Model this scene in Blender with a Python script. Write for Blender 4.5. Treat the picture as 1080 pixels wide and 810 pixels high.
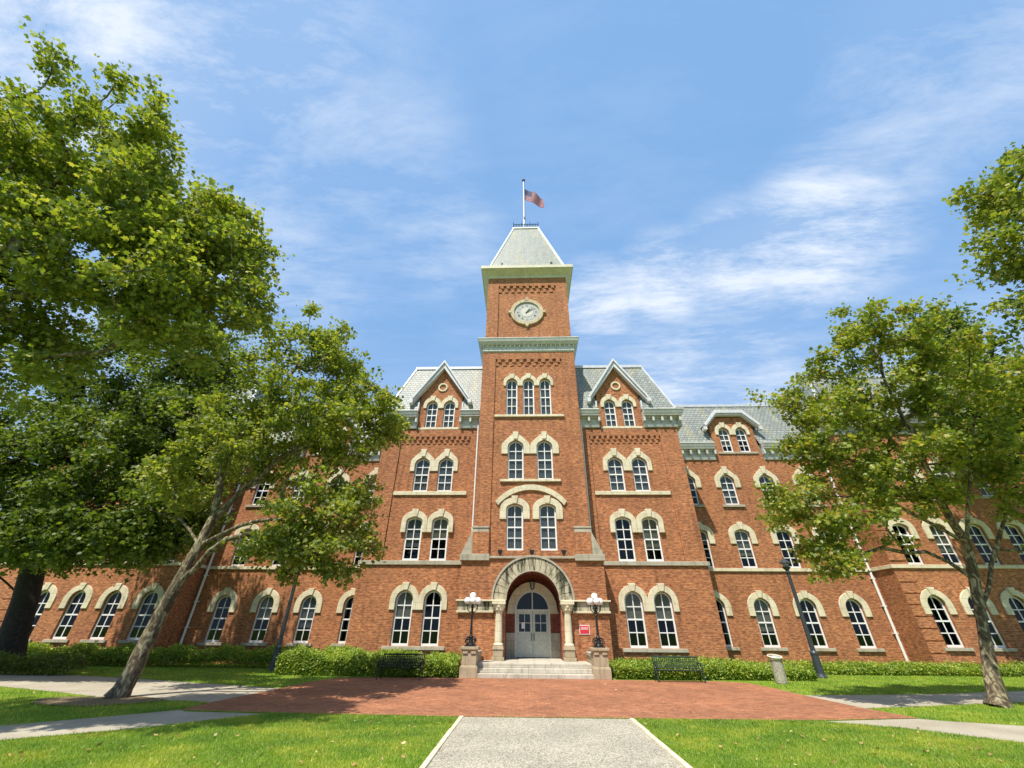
import bpy, bmesh, math, random
import numpy as np
from mathutils import Vector, Matrix
random.seed(7); RNG = np.random.default_rng(11)
for o in list(bpy.data.objects): bpy.data.objects.remove(o)
scene = bpy.context.scene
COL = scene.collection
R = math.radians
PI = math.pi

# ------------------------------------------------------------------ camera
cam = bpy.data.cameras.new('camera'); camo = bpy.data.objects.new('camera', cam); COL.objects.link(camo)
scene.camera = camo
pi_, ya, ro = 0.5507, -0.0335, 0.0083
fw = Vector((math.sin(ya)*math.cos(pi_), math.cos(ya)*math.cos(pi_), math.sin(pi_)))
rt = Vector((math.cos(ya), -math.sin(ya), 0)); up = rt.cross(fw)
r2 = rt*math.cos(ro)+up*math.sin(ro); u2 = up*math.cos(ro)-rt*math.sin(ro)
M = Matrix((r2, u2, -fw)).transposed().to_4x4(); M.translation = Vector((-0.418, -27, 1.95))
camo.matrix_world = M
cam.sensor_fit = 'HORIZONTAL'; cam.sensor_width = 36; cam.lens = 36*422.147/1080
cam.clip_start = 0.1; cam.clip_end = 3000

# ------------------------------------------------------------------ sky, sun, exposure
SUN_EL = 61.0; SUN_AZ = 27.0        # the sun stands behind the camera, to its left
w = bpy.data.worlds.new('World'); scene.world = w; w.use_nodes = True
nt = w.node_tree; nt.nodes.clear()
def N(nt, t, **k):
    n = nt.nodes.new(t)
    for a, b in k.items(): setattr(n, a, b)
    return n
def L(nt, a, b): nt.links.new(a, b)
def math_n(nt, op, a, b=None, clamp=False):
    n = N(nt, 'ShaderNodeMath', operation=op); n.use_clamp = clamp
    for i, v in enumerate((a, b)):
        if v is None: continue
        if isinstance(v, (int, float)): n.inputs[i].default_value = v
        else: L(nt, v, n.inputs[i])
    return n.outputs[0]
def ramp_n(nt, fac, stops, interp='LINEAR'):
    n = N(nt, 'ShaderNodeValToRGB'); n.color_ramp.interpolation = interp
    e = n.color_ramp.elements
    while len(e) < len(stops): e.new(0.5)
    for i, (p, c) in enumerate(stops):
        e[i].position = p; e[i].color = (*c, 1) if len(c) == 3 else c
    L(nt, fac, n.inputs[0]); return n.outputs[0]
def mix_n(nt, fac, a, b, typ='MIX'):
    n = N(nt, 'ShaderNodeMix', data_type='RGBA', blend_type=typ)
    for s, v in ((n.inputs[0], fac), (n.inputs[6], a), (n.inputs[7], b)):
        if isinstance(v, (int, float)): s.default_value = v
        elif isinstance(v, tuple): s.default_value = (*v, 1) if len(v) == 3 else v
        else: L(nt, v, s)
    return n.outputs[2]
sky = N(nt, 'ShaderNodeTexSky', sky_type='NISHITA', sun_disc=False)
sky.sun_elevation = R(SUN_EL); sky.sun_rotation = R(180+SUN_AZ)
sky.air_density = 1.0; sky.dust_density = 1.6; sky.ozone_density = 1.6
tc = N(nt, 'ShaderNodeTexCoord')
sep = N(nt, 'ShaderNodeSeparateXYZ'); L(nt, tc.outputs['Generated'], sep.inputs[0])
zz = math_n(nt, 'MAXIMUM', sep.outputs[2], 0.06)
cx = math_n(nt, 'DIVIDE', sep.outputs[0], zz); cy = math_n(nt, 'DIVIDE', sep.outputs[1], zz)
comb = N(nt, 'ShaderNodeCombineXYZ'); L(nt, cx, comb.inputs[0]); L(nt, cy, comb.inputs[1])
mp = N(nt, 'ShaderNodeMapping'); L(nt, comb.outputs[0], mp.inputs[0])
mp.inputs['Rotation'].default_value = (0, 0, R(32)); mp.inputs['Scale'].default_value = (0.62, 1.75, 1)
mp.inputs['Location'].default_value = (3.1, 1.7, 0)
n1 = N(nt, 'ShaderNodeTexNoise'); L(nt, mp.outputs[0], n1.inputs[0])
n1.inputs['Scale'].default_value = 2.8; n1.inputs['Detail'].default_value = 9; n1.inputs['Roughness'].default_value = 0.7
n1.inputs['Distortion'].default_value = 0.25
c1 = ramp_n(nt, n1.outputs[0], [(0.43, (0, 0, 0)), (0.70, (1, 1, 1))])
n2 = N(nt, 'ShaderNodeTexNoise'); L(nt, comb.outputs[0], n2.inputs[0])
n2.inputs['Scale'].default_value = 0.55; n2.inputs['Detail'].default_value = 3
c2 = ramp_n(nt, n2.outputs[0], [(0.35, (0, 0, 0)), (0.7, (1, 1, 1))])
# a bright wispy bank in one part of the sky
def bank(d, lo, hi):
    vd = N(nt, 'ShaderNodeVectorMath', operation='DOT_PRODUCT'); L(nt, tc.outputs['Generated'], vd.inputs[0])
    vd.inputs[1].default_value = Vector(d).normalized()
    mr = N(nt, 'ShaderNodeMapRange', interpolation_type='SMOOTHSTEP'); L(nt, vd.outputs['Value'], mr.inputs[0])
    mr.inputs[1].default_value = lo; mr.inputs[2].default_value = hi
    return mr.outputs[0]
def skyray(x, y):
    d = fw+r2*((x-540)/422.147)-u2*((y-405)/422.147); return d
BANKS = [((900,190),.988,.5),((860,250),.984,1.0),((780,280),.986,.8),((700,298),.990,.9),((630,318),.992,.9),((470,255),.985,.45),((420,210),.97,.3),((360,150),.95,.3),((60,20),.955,.9),((150,60),.98,.6),((290,40),.975,.55),((1040,20),.97,.5),((300,280),.975,.35),((740,400),.97,.5)]
bsum = None
for (px, py), lo_, wt in BANKS:
    d_ = skyray(px, py); v_ = math_n(nt, 'MULTIPLY', bank(tuple(d_), lo_, 1.0), wt)
    bsum = v_ if bsum is None else math_n(nt, 'MAXIMUM', bsum, v_)
low = N(nt, 'ShaderNodeMapRange'); L(nt, sep.outputs[2], low.inputs[0])
low.inputs[1].default_value = 0.0; low.inputs[2].default_value = 0.62; low.inputs[3].default_value = 0.42; low.inputs[4].default_value = 0.0
c12 = math_n(nt, 'MULTIPLY', c1, math_n(nt, 'ADD', math_n(nt, 'MULTIPLY', c2, 0.45), math_n(nt, 'MULTIPLY', bsum, 1.0)))
cf = math_n(nt, 'ADD', math_n(nt, 'ADD', math_n(nt, 'MULTIPLY', c12, 0.95), math_n(nt, 'MULTIPLY', c2, 0.10)), math_n(nt, 'ADD', math_n(nt, 'MULTIPLY', low.outputs[0], 0.6), math_n(nt, 'ADD', 0.07, math_n(nt, 'MULTIPLY', bsum, 0.16))), clamp=True)
base = mix_n(nt, 0.82, sky.outputs[0], (1.06, 2.55, 4.95))
skyc = mix_n(nt, cf, base, (4.7, 5.2, 6.0))
bg = N(nt, 'ShaderNodeBackground'); L(nt, skyc, bg.inputs[0]); bg.inputs[1].default_value = 0.13
wo = N(nt, 'ShaderNodeOutputWorld'); L(nt, bg.outputs[0], wo.inputs[0])
sd = bpy.data.lights.new('sun', 'SUN'); sd.energy = 4.9; sd.angle = R(0.53); sd.color = (1.0, 0.93, 0.82)
so = bpy.data.objects.new('sun', sd); COL.objects.link(so)
dirv = Vector((math.sin(R(SUN_AZ))*math.cos(R(SUN_EL)), math.cos(R(SUN_AZ))*math.cos(R(SUN_EL)), -math.sin(R(SUN_EL))))
so.rotation_euler = dirv.to_track_quat('-Z', 'Y').to_euler(); so.location = (-20, -30, 60)
scene.view_settings.view_transform = 'Standard'; scene.view_settings.look = 'None'
scene.view_settings.exposure = 0.45; scene.view_settings.gamma = 1.0
scene.render.engine = 'CYCLES'

# ------------------------------------------------------------------ materials
def new_mat(name):
    m = bpy.data.materials.new(name); m.use_nodes = True; t = m.node_tree
    return m, t, t.nodes['Principled BSDF']
def noise(t, vec, scale, detail=4, rough=0.55):
    n = N(t, 'ShaderNodeTexNoise'); n.inputs['Scale'].default_value = scale
    n.inputs['Detail'].default_value = detail; n.inputs['Roughness'].default_value = rough
    if vec is not None: L(t, vec, n.inputs[0])
    return n.outputs[0]
def objvec(t): return N(t, 'ShaderNodeTexCoord').outputs['Object']
def wall_uv(t):
    g = N(t, 'ShaderNodeNewGeometry'); s = N(t, 'ShaderNodeSeparateXYZ'); L(t, objvec(t), s.inputs[0])
    sn = N(t, 'ShaderNodeSeparateXYZ'); L(t, g.outputs['True Normal'], sn.inputs[0])
    side = math_n(t, 'GREATER_THAN', math_n(t, 'ABSOLUTE', sn.outputs[0]), 0.6)
    u = N(t, 'ShaderNodeMix', data_type='FLOAT'); L(t, side, u.inputs[0]); L(t, s.outputs[0], u.inputs[2]); L(t, s.outputs[1], u.inputs[3])
    c = N(t, 'ShaderNodeCombineXYZ'); L(t, u.outputs[0], c.inputs[0]); L(t, s.outputs[2], c.inputs[1])
    return c.outputs[0]
def bump(t, b, h, strength=0.3, dist=0.01):
    n = N(t, 'ShaderNodeBump'); n.inputs['Strength'].default_value = strength; n.inputs['Distance'].default_value = dist
    L(t, h, n.inputs['Height']); L(t, n.outputs[0], b.inputs['Normal'])
def brick_mat(name, ca, cb, mortar, dark=1.0):
    m, t, b = new_mat(name); v = wall_uv(t)
    br = N(t, 'ShaderNodeTexBrick'); L(t, v, br.inputs[0]); br.offset = 0.5
    br.inputs['Color1'].default_value = (*ca, 1); br.inputs['Color2'].default_value = (*cb, 1); br.inputs['Mortar'].default_value = (*mortar, 1)
    br.inputs['Scale'].default_value = 1.0; br.inputs['Brick Width'].default_value = 0.26; br.inputs['Row Height'].default_value = 0.088
    br.inputs['Mortar Size'].default_value = 0.012; br.inputs['Bias'].default_value = -0.1; br.inputs['Mortar Smooth'].default_value = 0.3
    big = noise(t, v, 0.35, 5, 0.6); mid = noise(t, v, 2.2, 3)
    mpn = N(t, 'ShaderNodeMapping'); L(t, v, mpn.inputs[0]); mpn.inputs['Scale'].default_value = (4.2, 11.0, 1)
    wn = N(t, 'ShaderNodeTexNoise'); L(t, mpn.outputs[0], wn.inputs[0]); wn.inputs['Scale'].default_value = 1.0; wn.inputs['Detail'].default_value = 2
    k1 = ramp_n(t, big, [(0.3, (0.80, 0.78, 0.76)), (0.7, (1.14, 1.13, 1.10))])
    k2 = ramp_n(t, wn.outputs[0], [(0.3, (0.55, 0.52, 0.52)), (0.5, (1, 1, 1)), (0.72, (1.42, 1.48, 1.5))])
    k3 = ramp_n(t, mid, [(0.35, (0.9, 0.89, 0.88)), (0.65, (1.08, 1.07, 1.06))])
    c = mix_n(t, 1.0, br.outputs[0], k1, 'MULTIPLY'); c = mix_n(t, 1.0, c, k2, 'MULTIPLY'); c = mix_n(t, 1.0, c, k3, 'MULTIPLY')
    ms = N(t, 'ShaderNodeMapping'); L(t, v, ms.inputs[0]); ms.inputs['Scale'].default_value = (2.6, 0.16, 1)
    st = noise(t, ms.outputs[0], 1.0, 5, 0.65); c = mix_n(t, 1.0, c, ramp_n(t, st, [(0.30, (0.70, 0.68, 0.68)), (0.46, (1, 1, 1)), (0.62, (1, 1, 1)), (0.78, (1.22, 1.2, 1.2))]), 'MULTIPLY')
    pt = noise(t, v, 0.9, 6, 0.7); c = mix_n(t, ramp_n(t, pt, [(0.62, (0, 0, 0)), (0.76, (0.4, 0.4, 0.4))]), c, (0.16, 0.075, 0.04))
    L(t, c, b.inputs['Base Color']); b.inputs['Roughness'].default_value = 0.9
    bump(t, b, br.outputs['Fac'], 0.25, -0.006)
    return m
def noisy_mat(name, stops, scale, rough=0.8, detail=5, metallic=0, bstr=0.0, vec=None, spec=0.4, fine=0.0):
    m, t, b = new_mat(name); v = objvec(t)
    f = noise(t, v, scale, detail, 0.6)
    c = ramp_n(t, f, stops)
    if fine:
        f2 = noise(t, v, fine, 3, 0.7)
        c = mix_n(t, 1.0, c, ramp_n(t, f2, [(0.3, (0.72, 0.72, 0.72)), (0.7, (1.22, 1.22, 1.22))]), 'MULTIPLY')
    L(t, c, b.inputs['Base Color']); b.inputs['Roughness'].default_value = rough; b.inputs['Metallic'].default_value = metallic
    b.inputs['Specular IOR Level'].default_value = spec
    if bstr: bump(t, b, f, bstr, 0.02)
    return m
M_ = {}
M_['brick'] = brick_mat('brick', (0.43, 0.153, 0.052), (0.28, 0.090, 0.033), (0.38, 0.22, 0.125))
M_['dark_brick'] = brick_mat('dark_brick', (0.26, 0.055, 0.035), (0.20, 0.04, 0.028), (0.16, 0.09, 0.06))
def stone_mat(name, a, b_, stain, lo=0.52, hi=0.72):
    m, t, b = new_mat(name); v = objvec(t)
    c = ramp_n(t, noise(t, v, 1.6, 6, 0.65), [(0.3, a), (0.7, b_)])
    mpn = N(t, 'ShaderNodeMapping'); L(t, v, mpn.inputs[0]); mpn.inputs['Scale'].default_value = (3.5, 3.5, 0.7)
    st = noise(t, mpn.outputs[0], 1.2, 5, 0.6)
    c = mix_n(t, ramp_n(t, st, [(lo, (0, 0, 0)), (hi, (1, 1, 1))]), c, stain)
    f2 = noise(t, v, 22, 3, 0.7)
    c = mix_n(t, 1.0, c, ramp_n(t, f2, [(0.3, (0.88, 0.88, 0.88)), (0.7, (1.08, 1.08, 1.08))]), 'MULTIPLY')
    jb = N(t, 'ShaderNodeTexBrick'); L(t, wall_uv(t), jb.inputs[0]); jb.offset = 0.37
    jb.inputs['Color1'].default_value = (1, 1, 1, 1); jb.inputs['Color2'].default_value = (0.92, 0.91, 0.89, 1); jb.inputs['Mortar'].default_value = (0.68, 0.65, 0.6, 1)
    jb.inputs['Scale'].default_value = 1.0; jb.inputs['Brick Width'].default_value = 0.83; jb.inputs['Row Height'].default_value = 0.47; jb.inputs['Mortar Size'].default_value = 0.012
    c = mix_n(t, 1.0, c, jb.outputs[0], 'MULTIPLY')
    L(t, c, b.inputs['Base Color']); b.inputs['Roughness'].default_value = 0.85; bump(t, b, f2, 0.2, 0.01)
    return m
M_['stone'] = stone_mat('buff_stone', (0.62, 0.55, 0.38), (0.78, 0.71, 0.52), (0.50, 0.44, 0.30))
M_['old_stone'] = stone_mat('weathered_stone', (0.34, 0.31, 0.20), (0.62, 0.56, 0.41), (0.045, 0.05, 0.028), 0.44, 0.60)
M_['grey_stone'] = stone_mat('grey_stone', (0.36, 0.33, 0.25), (0.50, 0.46, 0.36), (0.26, 0.25, 0.19))
M_['clock_stone'] = stone_mat('clock_stone', (0.50, 0.40, 0.25), (0.62, 0.52, 0.35), (0.40, 0.33, 0.22))
M_['tan_stone'] = stone_mat('tan_stone', (0.36, 0.285, 0.18), (0.47, 0.385, 0.26), (0.25, 0.20, 0.13))
M_['step_stone'] = stone_mat('step_stone', (0.42, 0.39, 0.31), (0.58, 0.54, 0.45), (0.30, 0.26, 0.19))
M_['trim'] = noisy_mat('painted_trim', [(0.3, (0.47, 0.48, 0.44)), (0.7, (0.62, 0.62, 0.57))], 2.5, 0.6, fine=14)
M_['tan_trim'] = noisy_mat('tan_cornice_paint', [(0.3, (0.50, 0.47, 0.35)), (0.7, (0.66, 0.62, 0.48))], 2.5, 0.6, fine=14)
M_['rake'] = noisy_mat('pale_rake_paint', [(0.3, (0.56, 0.56, 0.58)), (0.7, (0.70, 0.70, 0.71))], 2.5, 0.5, fine=14)
M_['white'] = noisy_mat('white_paint', [(0.3, (0.74, 0.74, 0.72)), (0.7, (0.84, 0.84, 0.82))], 5, 0.5)
M_['pale_metal'] = noisy_mat('pale_roof_metal', [(0.3, (0.50, 0.52, 0.54)), (0.7, (0.66, 0.67, 0.69))], 3, 0.45, metallic=0.2)
def slate_mat():
    m, t, b = new_mat('slate'); v = wall_uv(t)
    br = N(t, 'ShaderNodeTexBrick'); L(t, v, br.inputs[0]); br.offset = 0.5
    br.inputs['Color1'].default_value = (0.30, 0.325, 0.30, 1); br.inputs['Color2'].default_value = (0.225, 0.25, 0.235, 1); br.inputs['Mortar'].default_value = (0.11, 0.12, 0.12, 1)
    br.inputs['Scale'].default_value = 1.0; br.inputs['Brick Width'].default_value = 0.32; br.inputs['Row Height'].default_value = 0.24
    br.inputs['Mortar Size'].default_value = 0.028
    mpn = N(t, 'ShaderNodeMapping'); L(t, v, mpn.inputs[0]); mpn.inputs['Scale'].default_value = (1.6, 0.25, 1)
    k = ramp_n(t, noise(t, mpn.outputs[0], 1.2, 5, 0.6), [(0.3, (0.80, 0.82, 0.84)), (0.52, (1.05, 1.04, 1.0)), (0.66, (1.35, 1.15, 0.80)), (0.8, (0.9, 0.92, 0.92))])
    c = mix_n(t, 1.0, br.outputs[0], k, 'MULTIPLY')
    c = mix_n(t, 1.0, c, ramp_n(t, noise(t, v, 3.5, 5, 0.7), [(0.3, (0.72, 0.74, 0.76)), (0.7, (1.2, 1.2, 1.16))]), 'MULTIPLY')
    L(t, c, b.inputs['Base Color']); b.inputs['Roughness'].default_value = 0.55; bump(t, b, br.outputs['Fac'], 0.4, -0.02)
    return m
M_['slate'] = slate_mat()
def glass_mat():
    m = bpy.data.materials.new('window_glass'); m.use_nodes = True; t = m.node_tree; t.nodes.clear()
    g = N(t, 'ShaderNodeBsdfGlossy'); g.inputs['Roughness'].default_value = 0.03; g.inputs['Color'].default_value = (0.9, 0.95, 1, 1)
    tr = N(t, 'ShaderNodeBsdfTransparent'); tr.inputs[0].default_value = (0.72, 0.76, 0.76, 1)
    lw = N(t, 'ShaderNodeFresnel'); lw.inputs[0].default_value = 1.52
    nz = noise(t, objvec(t), 1.1, 2); bp = N(t, 'ShaderNodeBump'); bp.inputs['Strength'].default_value = 0.03; bp.inputs['Distance'].default_value = 0.05
    L(t, nz, bp.inputs['Height']); L(t, bp.outputs[0], g.inputs['Normal']); L(t, bp.outputs[0], lw.inputs['Normal'])
    f = math_n(t, 'MULTIPLY', lw.outputs[0], 0.6, clamp=True)
    mx = N(t, 'ShaderNodeMixShader'); L(t, f, mx.inputs[0]); L(t, tr.outputs[0], mx.inputs[1]); L(t, g.outputs[0], mx.inputs[2])
    o = N(t, 'ShaderNodeOutputMaterial'); L(t, mx.outputs[0], o.inputs[0]); return m
M_['glass'] = glass_mat()
def plain(name, c, rough=0.6, metallic=0.0, spec=0.5):
    m, t, b = new_mat(name); f = noise(t, objvec(t), 9, 3)
    lo = tuple(x*0.86 for x in c); hi = tuple(min(1, x*1.12) for x in c)
    L(t, ramp_n(t, f, [(0.3, lo), (0.7, hi)]), b.inputs['Base Color'])
    b.inputs['Roughness'].default_value = rough; b.inputs['Metallic'].default_value = metallic; b.inputs['Specular IOR Level'].default_value = spec
    return m
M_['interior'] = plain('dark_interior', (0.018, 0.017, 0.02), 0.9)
M_['blind'] = plain('window_blind', (0.30, 0.27, 0.20), 0.9)
M_['pale_blind'] = plain('grey_blind', (0.20, 0.21, 0.22), 0.9)
M_['iron'] = plain('black_iron', (0.02, 0.02, 0.022), 0.4, 0.3)
M_['green_iron'] = plain('dark_green_iron', (0.018, 0.045, 0.035), 0.45, 0.2)
M_['grey_iron'] = plain('grey_lamp_iron', (0.05, 0.062, 0.07), 0.45, 0.3)
M_['globe'] = plain('opal_globe', (0.86, 0.86, 0.84), 0.25)
M_['door'] = plain('grey_door_paint', (0.52, 0.55, 0.46), 0.5)
M_['door_frame'] = plain('pale_door_frame', (0.60, 0.62, 0.54), 0.5)
M_['paper'] = plain('paper', (0.8, 0.8, 0.78), 0.8)
M_['red_sign'] = plain('red_sign', (0.60, 0.025, 0.04), 0.5)
M_['clock_plate'] = plain('clock_plate', (0.52, 0.50, 0.42), 0.6)
M_['clock_grey'] = plain('clock_dial_grey', (0.36, 0.38, 0.37), 0.6)
M_['flag_red'] = plain('flag_red', (0.30, 0.008, 0.022), 0.8)
M_['flag_white'] = plain('flag_white', (0.24, 0.24, 0.28), 0.8)
M_['flag_blue'] = plain('flag_blue', (0.012, 0.014, 0.085), 0.8)
M_['concrete'] = noisy_mat('concrete_walk', [(0.3, (0.31, 0.275, 0.205)), (0.7, (0.44, 0.40, 0.31))], 0.7, 0.9, fine=35, bstr=0.1)
def pebble_mat():
    m, t, b = new_mat('pebbled_concrete'); v = objvec(t)
    vo = N(t, 'ShaderNodeTexVoronoi'); L(t, v, vo.inputs[0]); vo.inputs['Scale'].default_value = 48
    c = ramp_n(t, vo.outputs['Color'], [(0.1, (0.13, 0.12, 0.09)), (0.45, (0.33, 0.305, 0.24)), (0.9, (0.52, 0.48, 0.39))])
    c = mix_n(t, 1.0, c, ramp_n(t, noise(t, v, 0.8, 5), [(0.3, (0.86, 0.86, 0.84)), (0.7, (1.14, 1.13, 1.1))]), 'MULTIPLY')
    L(t, c, b.inputs['Base Color']); b.inputs['Roughness'].default_value = 0.9; bump(t, b, vo.outputs['Distance'], 0.5, 0.01); return m
M_['pebble'] = pebble_mat()
def paver_mat():
    m, t, b = new_mat('brick_pavers'); v = objvec(t)
    br = N(t, 'ShaderNodeTexBrick'); L(t, v, br.inputs[0]); br.offset = 0.5
    br.inputs['Color1'].default_value = (0.40, 0.178, 0.092, 1); br.inputs['Color2'].default_value = (0.26, 0.108, 0.058, 1); br.inputs['Mortar'].default_value = (0.20, 0.11, 0.07, 1)
    br.inputs['Scale'].default_value = 1.0; br.inputs['Brick Width'].default_value = 0.24; br.inputs['Row Height'].default_value = 0.12; br.inputs['Mortar Size'].default_value = 0.008
    c = mix_n(t, 1.0, br.outputs[0], ramp_n(t, noise(t, v, 0.6, 6, 0.65), [(0.3, (0.78, 0.78, 0.80)), (0.7, (1.2, 1.16, 1.12))]), 'MULTIPLY')
    c = mix_n(t, 1.0, c, ramp_n(t, noise(t, v, 9, 4, 0.7), [(0.3, (0.72, 0.70, 0.70)), (0.7, (1.28, 1.26, 1.22))]), 'MULTIPLY')
    L(t, c, b.inputs['Base Color']); b.inputs['Roughness'].default_value = 0.92; b.inputs['Specular IOR Level'].default_value = 0.25
    bump(t, b, br.outputs['Fac'], 0.3, -0.006); return m
M_['paver'] = paver_mat()
M_['mulch'] = noisy_mat('bare_soil', [(0.3, (0.13, 0.09, 0.05)), (0.7, (0.24, 0.18, 0.10))], 5, 0.95, bstr=0.4, fine=40)
def lawn_mat():
    m, t, b = new_mat('lawn'); v = objvec(t)
    c = ramp_n(t, noise(t, v, 0.55, 5, 0.6), [(0.3, (0.10, 0.19, 0.014)), (0.55, (0.17, 0.27, 0.02)), (0.75, (0.30, 0.33, 0.045))])
    c = mix_n(t, 1.0, c, ramp_n(t, noise(t, v, 28, 4, 0.75), [(0.25, (0.45, 0.5, 0.45)), (0.75, (1.5, 1.45, 1.4))]), 'MULTIPLY')
    L(t, c, b.inputs['Base Color']); b.inputs['Roughness'].default_value = 0.9; b.inputs['Specular IOR Level'].default_value = 0.2
    bump(t, b, noise(t, v, 40, 3), 0.8, 0.03); return m
M_['lawn'] = lawn_mat()
def leaf_mat(name, stops, trans=0.35, patch=None):
    m = bpy.data.materials.new(name); m.use_nodes = True; t = m.node_tree; t.nodes.clear()
    g = N(t, 'ShaderNodeNewGeometry'); c = ramp_n(t, g.outputs['Random Per Island'], stops)
    k = ramp_n(t, noise(t, objvec(t), 0.8, 4), patch or [(0.3, (0.80, 0.86, 0.8)), (0.7, (1.2, 1.12, 1.1))])
    c = mix_n(t, 1.0, c, k, 'MULTIPLY')
    d = N(t, 'ShaderNodeBsdfDiffuse'); L(t, c, d.inputs[0])
    tl = N(t, 'ShaderNodeBsdfTranslucent'); L(t, mix_n(t, 1.0, c, (1.25, 1.35, 0.6), 'MULTIPLY'), tl.inputs[0])
    gl = N(t, 'ShaderNodeBsdfGlossy'); gl.inputs['Roughness'].default_value = 0.6; gl.inputs[0].default_value = (0.9, 0.95, 0.9, 1)
    m1 = N(t, 'ShaderNodeMixShader'); m1.inputs[0].default_value = trans; L(t, d.outputs[0], m1.inputs[1]); L(t, tl.outputs[0], m1.inputs[2])
    m2 = N(t, 'ShaderNodeMixShader'); m2.inputs[0].default_value = 0.04; L(t, m1.outputs[0], m2.inputs[1]); L(t, gl.outputs[0], m2.inputs[2])
    o = N(t, 'ShaderNodeOutputMaterial'); L(t, m2.outputs[0], o.inputs[0]); return m
M_['leaf'] = leaf_mat('sycamore_leaves', [(0.0, (0.10, 0.145, 0.022)), (0.35, (0.20, 0.25, 0.032)), (0.8, (0.33, 0.36, 0.05)), (0.97, (0.42, 0.38, 0.08))], 0.5)
M_['leaf_warm'] = leaf_mat('sycamore_leaves_yellowing', [(0.0, (0.11, 0.16, 0.02)), (0.35, (0.22, 0.28, 0.034)), (0.8, (0.35, 0.38, 0.05)), (0.97, (0.42, 0.31, 0.06))], 0.5)
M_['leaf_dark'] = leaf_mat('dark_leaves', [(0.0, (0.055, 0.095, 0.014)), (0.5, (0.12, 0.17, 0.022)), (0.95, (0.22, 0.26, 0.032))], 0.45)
M_['leaf_hedge'] = leaf_mat('hedge_leaves', [(0.0, (0.10, 0.19, 0.014)), (0.5, (0.24, 0.35, 0.026)), (0.95, (0.44, 0.48, 0.06))], 0.4)
M_['blade'] = leaf_mat('grass_blades', [(0.0, (0.14, 0.24, 0.014)), (0.5, (0.24, 0.36, 0.024)), (0.88, (0.36, 0.43, 0.04)), (0.98, (0.42, 0.38, 0.12))], 0.35, [(0.32, (0.55, 0.72, 0.6)), (0.5, (0.95, 1.0, 0.9)), (0.60, (1.4, 1.15, 1.3)), (0.7, (1.75, 1.35, 1.8))])
M_['dead_leaf'] = leaf_mat('fallen_leaves', [(0.0, (0.22, 0.11, 0.04)), (0.6, (0.40, 0.26, 0.10)), (1.0, (0.5, 0.42, 0.2))], 0.1)
def bark_mat(name, cols, scale=3.0):
    m, t, b = new_mat(name); v = objvec(t)
    mpn = N(t, 'ShaderNodeMapping'); L(t, v, mpn.inputs[0]); mpn.inputs['Scale'].default_value = (1.6, 1.6, 0.8)
    vo = N(t, 'ShaderNodeTexNoise'); L(t, mpn.outputs[0], vo.inputs[0]); vo.inputs['Scale'].default_value = scale; vo.inputs['Detail'].default_value = 6; vo.inputs['Distortion'].default_value = 1.2
    c = ramp_n(t, vo.outputs[0], [(0.36, cols[0]), (0.47, cols[1]), (0.53, cols[2]), (0.62, cols[3])])
    L(t, c, b.inputs['Base Color']); b.inputs['Roughness'].default_value = 0.9
    bump(t, b, noise(t, v, 14, 5, 0.7), 0.6, 0.03); return m
M_['bark'] = bark_mat('sycamore_bark', [(0.06, 0.043, 0.026), (0.11, 0.08, 0.046), (0.165, 0.13, 0.075), (0.34, 0.30, 0.19)], 4.2)
M_['dark_bark'] = bark_mat('dark_bark', [(0.014, 0.011, 0.009), (0.02, 0.016, 0.013), (0.026, 0.021, 0.016), (0.036, 0.03, 0.022)], 6)

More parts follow.
